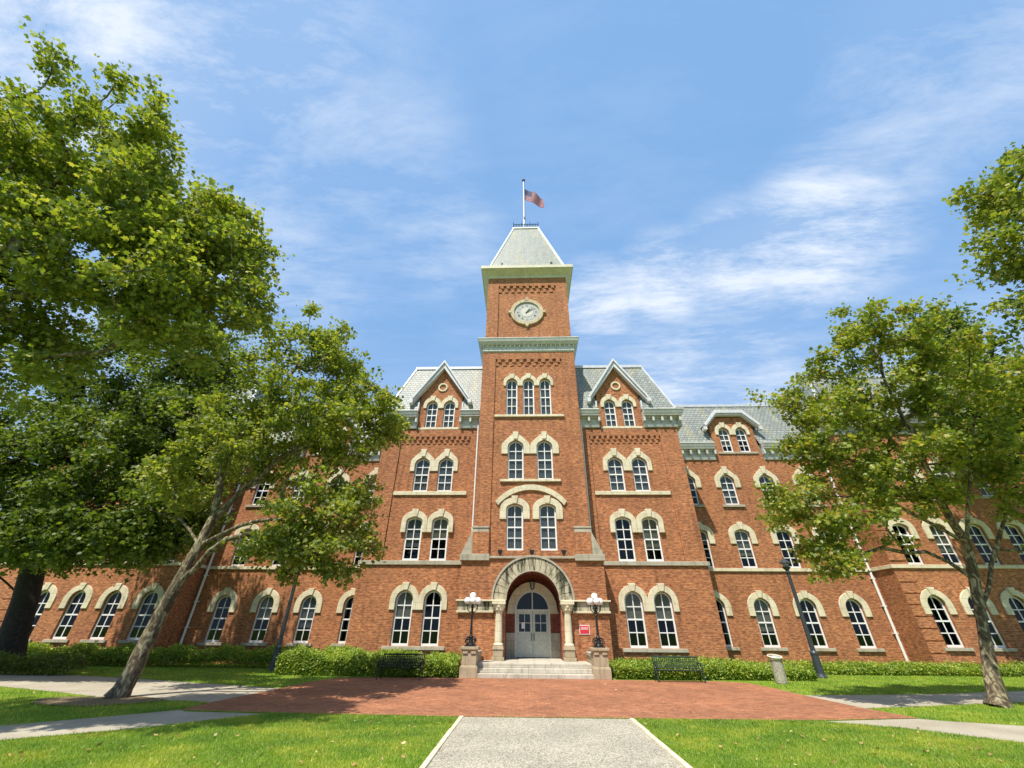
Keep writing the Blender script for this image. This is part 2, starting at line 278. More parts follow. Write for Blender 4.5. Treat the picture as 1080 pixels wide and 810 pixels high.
# ------------------------------------------------------------------ mesh helpers
SPLIT = {'side_wall', 'corner_pilaster', 'buttress', 'weathering_stone', 'portico_cap', 'impost_band', 'impost_moulding', 'entrance_wainscot', 'entrance_wall', 'gable_cheek', 'dormer_cheek', 'roof_hook', 'hour_plate', 'cornice_bracket'}
class MB:
    def __init__(s): s.v = []; s.f = []
    def add(s, vs, fs):
        b = len(s.v); s.v += [tuple(map(float, p)) for p in vs]; s.f += [tuple(i+b for i in q) for q in fs]
    def box(s, x0, x1, y0, y1, z0, z1):
        if x0 > x1: x0, x1 = x1, x0
        s.add([(x0,y0,z0),(x1,y0,z0),(x1,y1,z0),(x0,y1,z0),(x0,y0,z1),(x1,y0,z1),(x1,y1,z1),(x0,y1,z1)],
              [(0,1,5,4),(1,2,6,5),(2,3,7,6),(3,0,4,7),(4,5,6,7),(3,2,1,0)])
    def frus(s, x0, x1, y0, y1, z0, X0, X1, Y0, Y1, z1):      # tapered box
        s.add([(x0,y0,z0),(x1,y0,z0),(x1,y1,z0),(x0,y1,z0),(X0,Y0,z1),(X1,Y0,z1),(X1,Y1,z1),(X0,Y1,z1)],
              [(0,1,5,4),(1,2,6,5),(2,3,7,6),(3,0,4,7),(4,5,6,7),(3,2,1,0)])
    def prism(s, poly, y0, y1):                               # poly in xz, counter-clockwise seen from -y
        n = len(poly)
        s.add([(x,y0,z) for x,z in poly]+[(x,y1,z) for x,z in poly],
              [tuple(range(n)), tuple(range(2*n-1, n-1, -1))]+[((i+1)%n, i, i+n, (i+1)%n+n) for i in range(n)])
    def strip(s, inner, outer, y0, y1, closed=False):         # band between two xz polylines of equal length
        n = len(inner); m = n if closed else n-1
        vs = [(x,y0,z) for x,z in inner]+[(x,y0,z) for x,z in outer]+[(x,y1,z) for x,z in inner]+[(x,y1,z) for x,z in outer]
        fs = []
        for i in range(m):
            j = (i+1)%n
            fs += [(i,j,n+j,n+i), (n+i,n+j,3*n+j,3*n+i), (j,i,2*n+i,2*n+j), (2*n+j,2*n+i,3*n+i,3*n+j)]
        if not closed: fs += [(0,n,3*n,2*n), (n-1,3*n-1,4*n-1,2*n-1)]
        s.add(vs, fs)
    def tube(s, pts, rad, seg=8, cap=True):
        pts = [Vector(p) for p in pts]; k = len(pts); b = len(s.v)
        if isinstance(rad, (int, float)): rad = [rad]*k
        pr = None
        for i, p in enumerate(pts):
            d = (pts[min(i+1,k-1)]-pts[max(i-1,0)])
            if d.length < 1e-9: d = Vector((0,0,1))
            d.normalize()
            if pr is None: a = Vector((1,0,0)) if abs(d.x) < 0.9 else Vector((0,1,0))
            else: a = pr
            u = (a-d*a.dot(d)).normalized(); v = d.cross(u); pr = u
            for j in range(seg):
                t = 2*PI*j/seg; q = p+(u*math.cos(t)+v*math.sin(t))*rad[i]; s.v.append(tuple(q))
        for i in range(k-1):
            for j in range(seg):
                j2 = (j+1)%seg; s.f.append((b+i*seg+j, b+i*seg+j2, b+(i+1)*seg+j2, b+(i+1)*seg+j))
        if cap: s.f.append(tuple(b+j for j in reversed(range(seg)))); s.f.append(tuple(b+(k-1)*seg+j for j in range(seg)))
    def lathe(s, prof, cx=0, cy=0, seg=16, cap=True):         # prof: (r, z)
        s.tube([(cx,cy,z+i*1e-6) for i,(r,z) in enumerate(prof)] if False else [(cx,cy,z) for r,z in prof], [r for r,z in prof], seg, cap) if False else s._lathe(prof,cx,cy,seg,cap)
    def _lathe(s, prof, cx, cy, seg, cap):
        b = len(s.v); k = len(prof)
        for r, z in prof:
            for j in range(seg): t = 2*PI*j/seg; s.v.append((cx+r*math.cos(t), cy+r*math.sin(t), z))
        for i in range(k-1):
            for j in range(seg):
                j2 = (j+1)%seg; s.f.append((b+i*seg+j, b+i*seg+j2, b+(i+1)*seg+j2, b+(i+1)*seg+j))
        if cap: s.f.append(tuple(b+j for j in reversed(range(seg)))); s.f.append(tuple(b+(k-1)*seg+j for j in range(seg)))
    def sphere(s, c, r, seg=14, rings=9, sz=1.0):
        s._lathe([(max(1e-4, r*math.sin(PI*i/rings)), c[2]-r*sz*math.cos(PI*i/rings)) for i in range(rings+1)], c[0], c[1], seg, True)
    def fill(s, outer, holes, y, flip=False):                 # planar xz polygon with holes at depth y
        bm = bmesh.new()
        for loop in [outer]+holes:
            vs = [bm.verts.new((x,y,z)) for x,z in loop]
            for i in range(len(vs)): bm.edges.new((vs[i], vs[(i+1)%len(vs)]))
        bmesh.ops.triangle_fill(bm, edges=bm.edges[:], use_beauty=True, normal=(0,-1,0))
        bm.verts.index_update()
        vs = [tuple(v.co) for v in bm.verts]; fs = []
        for f in bm.faces:
            idx = [v.index for v in f.verts]
            if f.normal.y > 0: idx.reverse()
            fs.append(tuple(idx))
        bm.free(); s.add(vs, fs)
    def reveal(s, loop, y0, y1):
        n = len(loop)
        s.add([(x,y0,z) for x,z in loop]+[(x,y1,z) for x,z in loop], [(i,(i+1)%n,(i+1)%n+n,i+n) for i in range(n)])
    def build(s, name, mat, parent=None, smooth=False, bevel=0):
        if name in SPLIT:
            root = list(range(len(s.v)))
            def fd(i):
                while root[i] != i: root[i] = root[root[i]]; i = root[i]
                return i
            for q in s.f:
                for i in q[1:]: root[fd(i)] = fd(q[0])
            isl = {}
            for i in range(len(s.v)): isl.setdefault(fd(i), []).append(i)
            cl = []                                            # merge islands closer than 0.35 m
            for ids in isl.values():
                P = np.array([s.v[i] for i in ids]); pad = 0.03 if name == 'cornice_bracket' else 0.18; lo, hi = P.min(0)-pad, P.max(0)+pad; new = [lo, hi, list(ids)]; rest = []
                for c in cl:
                    if (c[0] <= new[1]).all() and (new[0] <= c[1]).all(): new = [np.minimum(c[0], new[0]), np.maximum(c[1], new[1]), c[2]+new[2]]
                    else: rest.append(c)
                cl = rest+[new]
            if len(cl) > 1:
                out = None
                for lo, hi, ids in cl:
                    mp_ = {v: k for k, v in enumerate(ids)}; m = MB(); m.v = [s.v[i] for i in ids]
                    m.f = [tuple(mp_[i] for i in q) for q in s.f if q[0] in mp_]; m.sub = True
                    out = m._build(name, mat, parent, smooth, bevel)
                return out
        return s._build(name, mat, parent, smooth, bevel)
    def _build(s, name, mat, parent=None, smooth=False, bevel=0):
        me = bpy.data.meshes.new(name); me.from_pydata(s.v, [], s.f); me.update()
        if smooth: me.polygons.foreach_set('use_smooth', [True]*len(me.polygons))
        if mat is not None: me.materials.append(mat)
        o = bpy.data.objects.new(name, me); COL.objects.link(o)
        if parent is not None: o.parent = parent; o.matrix_parent_inverse = Matrix.Translation(-parent_loc(parent))
        if bevel:
            b = o.modifiers.new('bevel', 'BEVEL'); b.width = bevel; b.segments = 2; b.limit_method = 'ANGLE'; b.angle_limit = R(40)
        return o
def parent_loc(p):
    l = Vector((0,0,0))
    while p is not None: l += p.location; p = p.parent if not p.get('_rooted') else None
    return l
def tag(o, label=None, cat=None, group=None, kind=None):
    if label: o['label'] = label
    if cat: o['category'] = cat
    if group: o['group'] = group
    if kind: o['kind'] = kind
    return o
def empty(name, loc, label, cat, group=None):
    o = bpy.data.objects.new(name, None); COL.objects.link(o); o.location = loc
    o.empty_display_size = 0.3
    return tag(o, label, cat, group)
def copy_tree(o, parent=None):
    c = o.copy(); COL.objects.link(c)
    if parent is not None: c.parent = parent
    for ch in list(o.children): copy_tree(ch, c)
    return c
def local_mb_parent(o): return o

def np_mesh(name, verts, loops, sizes, mat, parent=None):
    me = bpy.data.meshes.new(name); me.vertices.add(len(verts)); me.vertices.foreach_set('co', verts.astype(np.float32).ravel())
    me.loops.add(len(loops)); me.loops.foreach_set('vertex_index', loops.astype(np.int32))
    me.polygons.add(len(sizes)); st = np.concatenate([[0], np.cumsum(sizes)[:-1]]).astype(np.int32)
    me.polygons.foreach_set('loop_start', st); me.polygons.foreach_set('loop_total', sizes.astype(np.int32))
    me.update(calc_edges=True); me.materials.append(mat)
    o = bpy.data.objects.new(name, me); COL.objects.link(o)
    if parent is not None: o.parent = parent; o.matrix_parent_inverse = Matrix.Translation(-parent.location)
    return o
LOBED = np.array([(0,0),(.22,-.02),(.30,.12),(.52,.10),(.36,.36),(.50,.58),(.22,.56),(0,1.0),(-.22,.56),(-.50,.58),(-.36,.36),(-.52,.10),(-.30,.12),(-.22,-.02)])*[0.9,1]
SIMPLE = np.array([(0,0),(.28,.32),(.22,.68),(0,1.0),(-.22,.68),(-.28,.32)])
def leaves(name, pos, size, mat, shape, parent=None, droop=0.5, upz=0.6):
    n = len(pos); k = len(shape)
    nrm = RNG.normal(size=(n,3)); nrm[:,2] = np.abs(nrm[:,2])*0.8+upz; nrm /= np.linalg.norm(nrm,axis=1)[:,None]
    a = RNG.normal(size=(n,3)); a[:,2] -= droop; a -= nrm*(a*nrm).sum(1)[:,None]; a /= np.linalg.norm(a,axis=1)[:,None]
    b = np.cross(nrm, a)
    s = size*RNG.uniform(0.45, 1.3, n)
    sh = np.array(shape)
    P = pos[:,None,:]+s[:,None,None]*(b[:,None,:]*sh[None,:,0:1]+a[:,None,:]*(sh[None,:,1:2]))
    P += (nrm*s[:,None])[:,None,:]*(-(np.abs(sh[None,:,0:1])**1)*0.35 - 0.22*sh[None,:,1:2]**2)
    return np_mesh(name, P.reshape(-1,3), np.arange(n*k), np.full(n,k), mat, parent)

# ------------------------------------------------------------------ window outlines
def arc(cx, cz, rx, rz, a0, a1, n):
    return [(cx+rx*math.cos(R(a0+(a1-a0)*i/n)), cz+rz*math.sin(R(a0+(a1-a0)*i/n))) for i in range(n+1)]
def top_curve(style, hw, ztop):
    """crown polyline from right shoulder to left shoulder, centred on 0"""
    if style == 'round': return arc(0, ztop-hw, hw, hw, 0, 180, 14)
    if style == 'seg': rise = hw*0.52; return arc(0, ztop-rise, hw, rise, 0, 180, 12)
    if style == 'point':
        rise = hw*0.85
        pts = [(hw, -rise), (hw*0.86, -rise*0.62), (hw*0.45, -rise*0.25), (0, 0)]
        return [(x, ztop+z) for x, z in pts]+[(-x, ztop+z) for x, z in reversed(pts[:-1])]
def outline(style, hw, z0, ztop, xc=0):
    return [(xc-hw, z0), (xc+hw, z0)]+[(x+xc, z) for x, z in top_curve(style, hw, ztop)]
SPEC = {   # style, half width, hood half width, hood rise over opening, foot drop, keystone
 'ground': dict(style='round', hw=0.53, hood=0.93, foot=1.03, crown=0.36, key=0.44),
 'second': dict(style='seg', hw=0.53, hood=0.93, foot=0.95, crown=0.42, key=0.52),
 'third': dict(style='point', hw=0.53, hood=0.92, foot=1.03, crown=0.50, key=0.60),
 'dormer': dict(style='round', hw=0.43, hood=0.75, foot=0.62, crown=0.36, key=0.44),
}
building = empty('brick_building', (0,0,0), 'large red brick hall with a central clock tower, slate mansard roofs and cream window hoods', 'building')
OPEN = []    # filled per facade: holes
def window(kind, xc, z0, ztop, Y, hood=True, sill=True, hoodhalf=None, hw=None, rows=4, join_l=False, join_r=False, blind=None):
    """Y is the wall face; builds frame (part) with glass, sill (sub-parts) and the stone hood; returns the hole outline"""
    sp = SPEC[kind]; h = hw or sp['hw']; st = sp['style']; hh = hoodhalf or sp['hood']*(h/sp['hw'])
    hole = outline(st, h, z0, ztop, xc)
    fy = Y+0.13; t = 0.095
    f = MB()
    out = outline(st, h-0.004, z0+0.003, ztop-0.004, xc); inn = outline(st, h-t, z0+t*1.3, ztop-t, xc)
    f.strip(inn, out, fy, fy+0.07, True)
    hgt = ztop-z0-2*t; f.box(xc-0.028, xc+0.028, fy+0.015, fy+0.045, z0+t, ztop-t)
    for i in range(1, rows):
        z = z0+t+(hgt)*i/rows*0.985; th = 0.042 if i == rows//2 else 0.026
        x = h-t
        if i == rows-1 and st == 'round': x = math.sqrt(max(0.01, 1-max(0, (z-(ztop-h))/(h-t))**2))*(h-t)
        f.box(xc-x, xc+x, fy+0.012-(0.01 if i == rows//2 else 0), fy+0.05, z-th, z+th)
    fo = f.build('window', M_['white'], building)
    g = MB(); g.fill(outline(st, h-t*0.6, z0+t*0.6, ztop-t*0.6, xc), [], fy+0.035); g.build('glass', M_['glass'], fo)
    if blind:
        b = MB(); zb = z0+t+(hgt)*blind[0]; b.box(xc-h+t, xc+h-t, fy+0.10, fy+0.12, zb, ztop-0.02 if st != 'round' else ztop-0.12); b.build('blind', M_[blind[1]], fo)
    if sill:
        s = MB(); s.box(xc-h-0.28, xc+h+0.28, Y-0.12, Y+0.14, z0-0.17, z0-0.004); s.build('sill', M_['grey_stone'], fo, bevel=0.015)
    if hood:
        m = MB(); foot = ztop-sp['foot']
        cur = top_curve(st, h, ztop)
        ct = ztop+sp['crown']
        if st == 'round': oc = arc(0, max(cur[0][1]-0.02, ct-hh*1.02), hh, ct-max(cur[0][1]-0.02, ct-hh*1.02), 0, 180, 14)
        elif st == 'seg': oc = arc(0, ct-hh*0.80, hh, hh*0.80, 0, 180, 12)
        else: oc = [(hh, ct-hh*0.98), (hh*0.93, ct-hh*0.74), (hh*0.5, ct-hh*0.30), (0.14, ct), (-0.14, ct), (-hh*0.5, ct-hh*0.30), (-hh*0.93, ct-hh*0.74), (-hh, ct-hh*0.98)]; cur = [(h, cur[0][1]), (h*0.86, cur[1][1]), (h*0.45, cur[2][1]), (0.02, ztop), (-0.02, ztop), (-h*0.45, cur[2][1]), (-h*0.86, cur[1][1]), (-h, cur[0][1])]
        inner = [(h+0.012, foot)]+[(x*1.012, z+0.006) for x, z in cur]+[(-h-0.012, foot)]
        outer = [(hh, foot)]+oc+[(-hh, foot)]
        inner = [(x+xc, z) for x, z in inner]; outer = [(max(xc-hh, min(xc+hh, x+xc)), z) for x, z in outer]
        m.strip(inner, outer, Y-0.085, Y+0.10)
        hd = m.build('hood', M_['stone'], fo, bevel=0.018)
        kx = MB(); zt = ztop+0.02 if st != 'point' else ztop+0.05
        kx.prism([(xc-0.13, zt), (xc+0.13, zt), (xc+0.22, ztop+sp['key']), (xc-0.22, ztop+sp['key'])], Y-0.15, Y+0.02)
        kx.build('keystone', M_['stone'], fo, bevel=0.02)
    return hole
def facade(x0, x1, z0, z1, Y, holes, mat='brick', outer=None, depth=0.24, name='wall'):
    m = MB(); m.fill(outer or [(x0,z0),(x1,z0),(x1,z1),(x0,z1)], holes, Y)
    for h in holes: m.reveal(h, Y, Y+depth)
    return m.build(name, M_[mat], building)
def sidewall(x, y0, y1, z0, z1, sgn, mb):    # a side face of a block, thin box inwards
    mb.box(x-0.2 if sgn > 0 else x, x if sgn > 0 else x+0.2, y0, y1, z0, z1)
def corbel_row(x0, x1, zt, Y, n, drop=0.62):
    """projecting corbel table hanging at the top of a recessed panel whose face is at Y+0.12"""
    m = MB(); p = (x1-x0)/n
    m.box(x0, x1, Y-0.0, Y+0.13, zt-0.06, zt)
    for i in range(n):
        xa = x0+i*p+p*0.25
        m.box(xa, xa+p*0.5, Y+0.003, Y+0.13, zt-0.36, zt-0.06)
        m.box(xa-p*0.26, xa+p*0.24, Y+0.05, Y+0.13, zt-drop, zt-0.36)
    m.box(x0, x1, Y+0.085, Y+0.13, zt-0.40, zt-0.32)
    return m.build('corbel_table', M_['brick'], building)
def cornice(x0, x1, Y, z0, z1, proj, ends=(0,0), dent=0.62, parent=None, side_y=None, name='cornice'):
    """classical painted timber cornice along X; frieze, brackets, crown"""
    h = z1-z0; m = MB(); e0, e1 = ends; pp = proj
    def layer(za, zb, pa, pb):
        m.frus(x0-pa*e0, x1+pa*e1, Y-pa, Y+0.3, za, x0-pb*e0, x1+pb*e1, Y-pb, Y+0.3, zb)
    layer(z0, z0+h*0.12, 0.10*pp/0.7, 0.16*pp/0.7); layer(z0+h*0.12, z0+h*0.55, 0.05, 0.05)
    layer(z0+h*0.55, z0+h*0.62, 0.14, 0.20); layer(z0+h*0.62, z0+h*0.72, pp*0.72, pp*0.76); layer(z0+h*0.72, z0+h*0.93, pp*0.80, pp*0.97); layer(z0+h*0.93, z1, pp, pp*0.98)
    c = m.build(name, M_['trim'], building, bevel=0.012)
    b = MB(); L_ = x1-x0+pp*(e0+e1)*0.5; k = max(2, int(round(L_/dent))); xs = x0-pp*e0*0.5+0.02
    for i in range(k+1):
        x = xs+(L_-0.04)*i/k
        b.box(x-0.075, x+0.075, Y-pp*0.62, Y-0.04, z0+h*0.30, z0+h*0.62-0.002)
    b.build('cornice_bracket', M_['trim'], c, bevel=0.02)
    return c
BL = {}   # blinds chosen per window
def blind_for(kind):
    r = random.random(); h = random.choice((0.0, 0.0, 0.25, 0.5, 0.5, 0.75))
    if kind in ('third', 'dormer'): return (h, random.choice(('pale_blind', 'pale_blind', 'blind'))) if r < 0.9 else None
    return (random.choice((0.5, 0.62, 0.78, 0.3)), random.choice(('pale_blind', 'blind'))) if r < 0.4 else None

# ------------------------------------------------------------------ central pavilions
Z0B, Z0T = 1.12, 3.94
def pavilion(s):
    gx = 6.8; holes_g = []; holes_u = []
    def X(a, b): return (a, b) if s > 0 else (-b, -a)
    cs = (gx-0.86, gx+0.86) if s > 0 else (-gx-0.86, -gx+0.86)
    hg = [window('ground', c, Z0B, Z0T, 0.0, sill=False, hoodhalf=0.868, blind=((0.5, 'blind') if (s < 0 and i == 0) or s > 0 else None)) for i, c in enumerate(cs)]
    h2 = [window('second', c, 5.62, 8.25, 0.0, sill=False, hoodhalf=0.85, blind=blind_for('second')) for c in cs]
    c3 = [x+(0.02 if x < s*gx else -0.02) for x in cs]
    h3 = [window('third', c, 10.0, 12.46, 0.10, sill=False, hoodhalf=0.85, blind=(0.0, 'pale_blind')) for c in c3]
    cd = (s*gx-0.67, s*gx+0.67)
    h4 = [window('dormer', c, 14.80, 17.06, 0.10, sill=False, hoodhalf=0.68, blind=(0.0, 'pale_blind')) for c in cd]
    # ground floor wall, whole width
    xa, xb = X(3.4, 10.75)
    facade(xa, xb, 0, 5.36, 0.0, hg)
    # upper wall: pilaster strips at Y 0, field at Y .10
    fa, fb = X(4.32, 9.45)
    facade(fa, fb, 5.55, 9.74, 0.0, h2) if False else None
    o = facade(fa, fb, 5.36, 14.60, 0.10, [ [(x, z) for x, z in h] for h in h2]+h3, name='wall')
    m = MB()
    for a, b in ((3.4, 4.32), (9.45, 10.75)):
        p, q = X(a, b); m.box(p, q, 0.0, 0.5, 5.36, 14.70)
    m.box(fa, fb, 0.0, 0.102, 14.12, 14.60)
    m.build('corner_pilaster', M_['brick'], building)
    corbel_row(fa, fb, 14.12, 0.0, 13)
    # gable wall
    ap = 20.05; hwg = 1.62
    outer = [(s*gx-hwg, 14.60), (s*gx+hwg, 14.60), (s*gx+hwg, 17.75), (s*gx, ap), (s*gx-hwg, 17.75)]
    oc = arc(s*gx-0.05*s, 18.28, 0.27, 0.27, 0, 337.5, 15)
    facade(0, 0, 0, 0, 0.10, h4, outer=outer, name='gable_wall')
    g = MB(); g.box(s*gx-hwg, s*gx-hwg+0.25, 0.12, 2.6, 14.6, 17.7); g.box(s*gx+hwg-0.25, s*gx+hwg, 0.12, 2.6, 14.6, 17.7); g.build('gable_cheek', M_['brick'], building)
    oo = MB(); ri = arc(s*gx, 18.32, 0.26, 0.26, 0, 345, 23); rr = arc(s*gx, 18.32, 0.38, 0.38, 0, 345, 23); oo.strip(ri, rr, 0.02, 0.12, True); oo.build('gable_roundel', M_['stone'], building)
    # raking trim of the gable + its little slate roof running back
    rk = MB(); fx, fz = 2.28, 17.10; px = 20.62; tw = 0.44
    for t_, y0, y1, dz in ((tw, -0.30, 0.10, 0), (0.16, -0.42, -0.28, 0.03)):
        outer_l = [(s*gx-fx, fz+dz), (s*gx, px+dz), (s*gx+fx, fz+dz)]
        inner_l = [(s*gx-fx+0.10, fz-t_*0.75+dz), (s*gx, px-t_*1.55+dz), (s*gx+fx-0.10, fz-t_*0.75+dz)]
        rk.strip(inner_l, outer_l, y0, y1)
    for q in (-1, 1):
        rk.box(s*gx+q*(fx-0.02)-0.14, s*gx+q*(fx-0.02)+0.14, -0.44, 0.1, fz-0.42, fz-0.10)
        rk.box(s*gx+q*(hwg+0.08)-0.06, s*gx+q*(hwg+0.08)+0.06, -0.12, 0.12, fz-0.95, fz-0.2)
    rk.build('gable_trim', M_['rake'], building, bevel=0.015)
    gr = MB(); gr.add([(s*gx-fx,-0.3,fz+0.02),(s*gx,-0.3,px+0.03),(s*gx+fx,-0.3,fz+0.02),(s*gx-fx,2.2,fz+0.02),(s*gx,2.2,px+0.03),(s*gx+fx,2.2,fz+0.02)], [(0,1,4,3),(1,2,5,4)])
    gr.build('gable_roof', M_['slate'], building)
    # sills, belts
    for nm, a, b, z0, z1, y, mt in (('belt_course', 4.02, 10.87, 5.36, 5.60, -0.10, 'grey_stone'), ('sill_band', 4.36, 9.40, 9.74, 9.99, 0.0, 'stone'), ('sill_band', 5.28, 8.32, 14.62, 14.79, -0.02, 'stone'), ('sill_band', 5.0, 8.60, 0.93, 1.11, -0.11, 'grey_stone')):
        p, q = X(a, b); e = MB(); e.box(p, q, y, 0.14, z0, z1)
        if nm == 'belt_course': r0, r1 = X(10.76, 10.87); e.box(r0, r1, 0.142, 3.3, z0, z1)
        e.build(nm, M_[mt], building, bevel=0.015)
    # cornices either side of the dormer
    if s > 0:
        cornice(8.44, 10.75, 0.0, 14.68, 16.0, 0.62, (0, 1)); cornice(3.62, 5.16, 0.0, 14.68, 16.0, 0.62, (0, 0))
    else:
        cornice(-10.75, -8.44, 0.0, 14.68, 16.0, 0.62, (1, 0)); cornice(-5.16, -3.62, 0.0, 14.68, 16.0, 0.62, (0, 0))
    sc = MB(); p, q = X(10.70, 11.37); sc.box(p, q, 0.3, 3.6, 14.95, 16.0); sc.build('cornice', M_['trim'], building, bevel=0.02)
    # side wall of the projection
    sw = MB(); sidewall(s*10.75, 0.0, 3.35, 0, 5.36, s, sw); sidewall(s*10.75, 0.5, 3.35, 5.36, 14.9, s, sw); sw.v = [(x-0.001*s, y+0.003, z) for x, y, z in sw.v]; sw.build('side_wall', M_['brick'], building)
    # mansard roof
    zt = 21.0
    rf = MB()
    x0, x1 = 3.4, 10.95; X1 = 9.55
    A = [(s*x0,-0.25,16.0),(s*x1,-0.25,16.0),(s*x1,9.0,16.0),(s*x0,9.0,16.0)]; B = [(s*x0,1.45,zt),(s*X1,1.45,zt),(s*X1,9.0,zt),(s*x0,9.0,zt)]
    fs = [(0,1,5,4),(1,2,6,5),(4,5,6,7)] if s > 0 else [(1,0,4,5),(2,1,5,6),(7,6,5,4)]
    rf.add(A+B, fs[1:])
    cut = [(s*gx-hwg-0.05, 16.0), (s*gx+hwg+0.05, 16.0), (s*gx+hwg+0.05, 17.7), (s*gx+0.25, 20.0), (s*gx-0.25, 20.0), (s*gx-hwg-0.05, 17.7)]
    if s > 0: ol = [(x0, 16.0)]+[cut[0], cut[5], cut[4], cut[3], cut[2], cut[1]]+[(x1, 16.0), (X1, zt), (x0, zt)]
    else: ol = [(-x1, 16.0)]+[cut[0], cut[5], cut[4], cut[3], cut[2], cut[1]]+[(-x0, 16.0), (-x0, zt), (-X1, zt)]
    fm = MB(); fm.fill(ol, [], 0); rf.add([(x, -0.25+1.70*(z-16.0)/(zt-16.0), z) for x, y, z in fm.v], fm.f)
    rf.build('mansard_roof', M_['slate'], building)
    tr = MB(); p, q = X(x0, X1+0.08); tr.box(p, q, 1.33, 1.6, zt-0.10, zt+0.16); r0, r1 = X(X1-0.12, X1+0.10); tr.box(r0, r1, 1.62, 9.0, zt-0.10, zt+0.15)
    tr.tube([(s*x1,-0.25,16.0),(s*X1,1.45,zt)], 0.085, 6); tr.build('roof_trim', M_['pale_metal'], building)
    fl = MB(); p, q = X(3.4, 9.3); fl.box(p, q, 1.7, 9.0, zt+0.0, zt+0.22); fl.build('roof_ridge', M_['slate'], building)
    # dark interior behind the windows
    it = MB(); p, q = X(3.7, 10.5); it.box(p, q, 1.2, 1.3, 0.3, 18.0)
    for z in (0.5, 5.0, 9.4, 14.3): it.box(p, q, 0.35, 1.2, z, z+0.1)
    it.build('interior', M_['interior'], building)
for s in (-1, 1): pavilion(s)

# ------------------------------------------------------------------ wings
WY = 3.32
def wing(s):
    xs = [12.07, 15.0, 17.93, 20.86]
    hg = [window('ground', s*x, Z0B, 3.84, WY, blind=((0.5, 'blind') if i == 2 and s < 0 else (blind_for('ground') if i in (1, 3) else None))) for i, x in enumerate(xs)]
    h2 = [window('second', s*x, 5.66, 8.16, WY, sill=False, blind=blind_for('second')) for x in xs]
    h3 = [window('third', s*x, 9.93, 12.24, WY, blind=blind_for('third')) for x in xs]
    xa, xb = (10.7, 23.3) if s > 0 else (-23.3, -10.7)
    facade(xa, xb, 0, 5.44, WY, hg); dc = s*16.5
    hd = [window('dormer', dc+q*0.68, 14.08, 16.15, WY, sill=False, hoodhalf=0.68, blind=blind_for('dormer')) for q in (-1, 1)]
    facade(xa, xb, 5.44, 13.86, WY, h2+h3)
    dw = 1.72; outer = [(dc-dw, 13.86), (dc+dw, 13.86), (dc+dw, 16.4), (dc+1.05, 17.12), (dc-1.05, 17.12), (dc-dw, 16.4)]
    facade(0,0,0,0, WY, hd, outer=outer, name='dormer_wall')
    ck = MB(); ck.box(dc-dw, dc-dw+0.2, WY+0.02, WY+1.5, 13.9, 16.4); ck.box(dc+dw-0.2, dc+dw, WY+0.02, WY+1.5, 13.9, 16.4); ck.build('dormer_cheek', M_['brick'], building)
    tr = MB(); o_ = [(dc-2.25, 16.30), (dc-1.15, 17.55), (dc+1.15, 17.55), (dc+2.25, 16.30)]; i_ = [(dc-2.12, 16.02), (dc-1.04, 17.18), (dc+1.04, 17.18), (dc+2.12, 16.02)]
    tr.strip(i_, o_, WY-0.32, WY+0.0); tr.strip([(x, z+0.16) for x, z in i_], [(x, z+0.05) for x, z in o_], WY-0.42, WY-0.3)
    for q in (-1, 1): tr.box(dc+q*2.2-0.13, dc+q*2.2+0.13, WY-0.42, WY+0.02, 15.85, 16.12)
    tr.build('dormer_trim', M_['rake'], building, bevel=0.015)
    dr = MB(); dr.add([(x, WY-0.3, z+0.02) for x, z in o_]+[(x, WY+2.2, z+0.02) for x, z in o_], [(0,1,5,4),(1,2,6,5),(2,3,7,6)]); dr.build('dormer_roof', M_['slate'], building)
    e = MB(); e.box(xa, xb, WY-0.10, WY+0.14, 5.44, 5.64); e.build('belt_course', M_['stone'], building, bevel=0.015)
    e = MB(); e.box(dc-1.55, dc+1.55, WY-0.08, WY+0.14, 13.90, 14.06); e.build('sill_band', M_['grey_stone'], building, bevel=0.015)
    a, b = (10.78, 14.62) if s > 0 else (-14.62, -10.78); cornice(a, b, WY, 13.40, 14.72, 0.55)
    a, b = (18.38, 23.2) if s > 0 else (-23.2, -18.38); cornice(a, b, WY, 13.40, 14.72, 0.55)
    # short pale returns beside the dormer
    rf = MB(); zt = 19.0
    x0, x1 = (9.6, 25.2) if s > 0 else (-25.2, -9.6)
    rf.add([(x0,WY+1.55,zt),(x1,WY+1.55,zt),(x0,12,zt),(x1,12,zt)], [(0,1,3,2)])
    fm = MB(); fm.fill([(x0, 14.7), (dc-dw-0.05, 14.7), (dc-dw-0.05, 16.5), (dc-1.0, 17.2), (dc+1.0, 17.2), (dc+dw+0.05, 16.5), (dc+dw+0.05, 14.7), (x1, 14.7), (x1, zt), (x0, zt)], [], 0)
    rf.add([(x, WY-0.2+1.75*(z-14.7)/(zt-14.7), z) for x, y, z in fm.v], fm.f); rf.build('mansard_roof', M_['slate'], building)
    t = MB(); t.box(x0, x1, WY+1.45, WY+1.72, zt-0.08, zt+0.15); t.build('roof_trim', M_['pale_metal'], building)
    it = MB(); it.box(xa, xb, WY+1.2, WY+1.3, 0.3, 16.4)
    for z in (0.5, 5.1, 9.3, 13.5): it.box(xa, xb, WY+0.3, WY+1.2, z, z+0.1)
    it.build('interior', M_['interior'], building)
    # downspout in the corner by the far pavilion
    d = MB(); x = s*22.72; d.tube([(x,WY-0.14,0.25),(x,WY-0.14,13.2)], 0.075, 8)
    for z in (1.9, 3.4, 5.0, 7.4, 9.6, 11.8): d.box(x-0.13, x+0.13, WY-0.2, WY, z, z+0.06)
    if s > 0: d.tube([(x,WY-0.14,9.0),(x+0.6,WY-0.3,8.2),(x+2.4,1.3,7.3)], 0.06, 6)
    d.build('downspout', M_['white'], building)
for s in (-1, 1): wing(s)

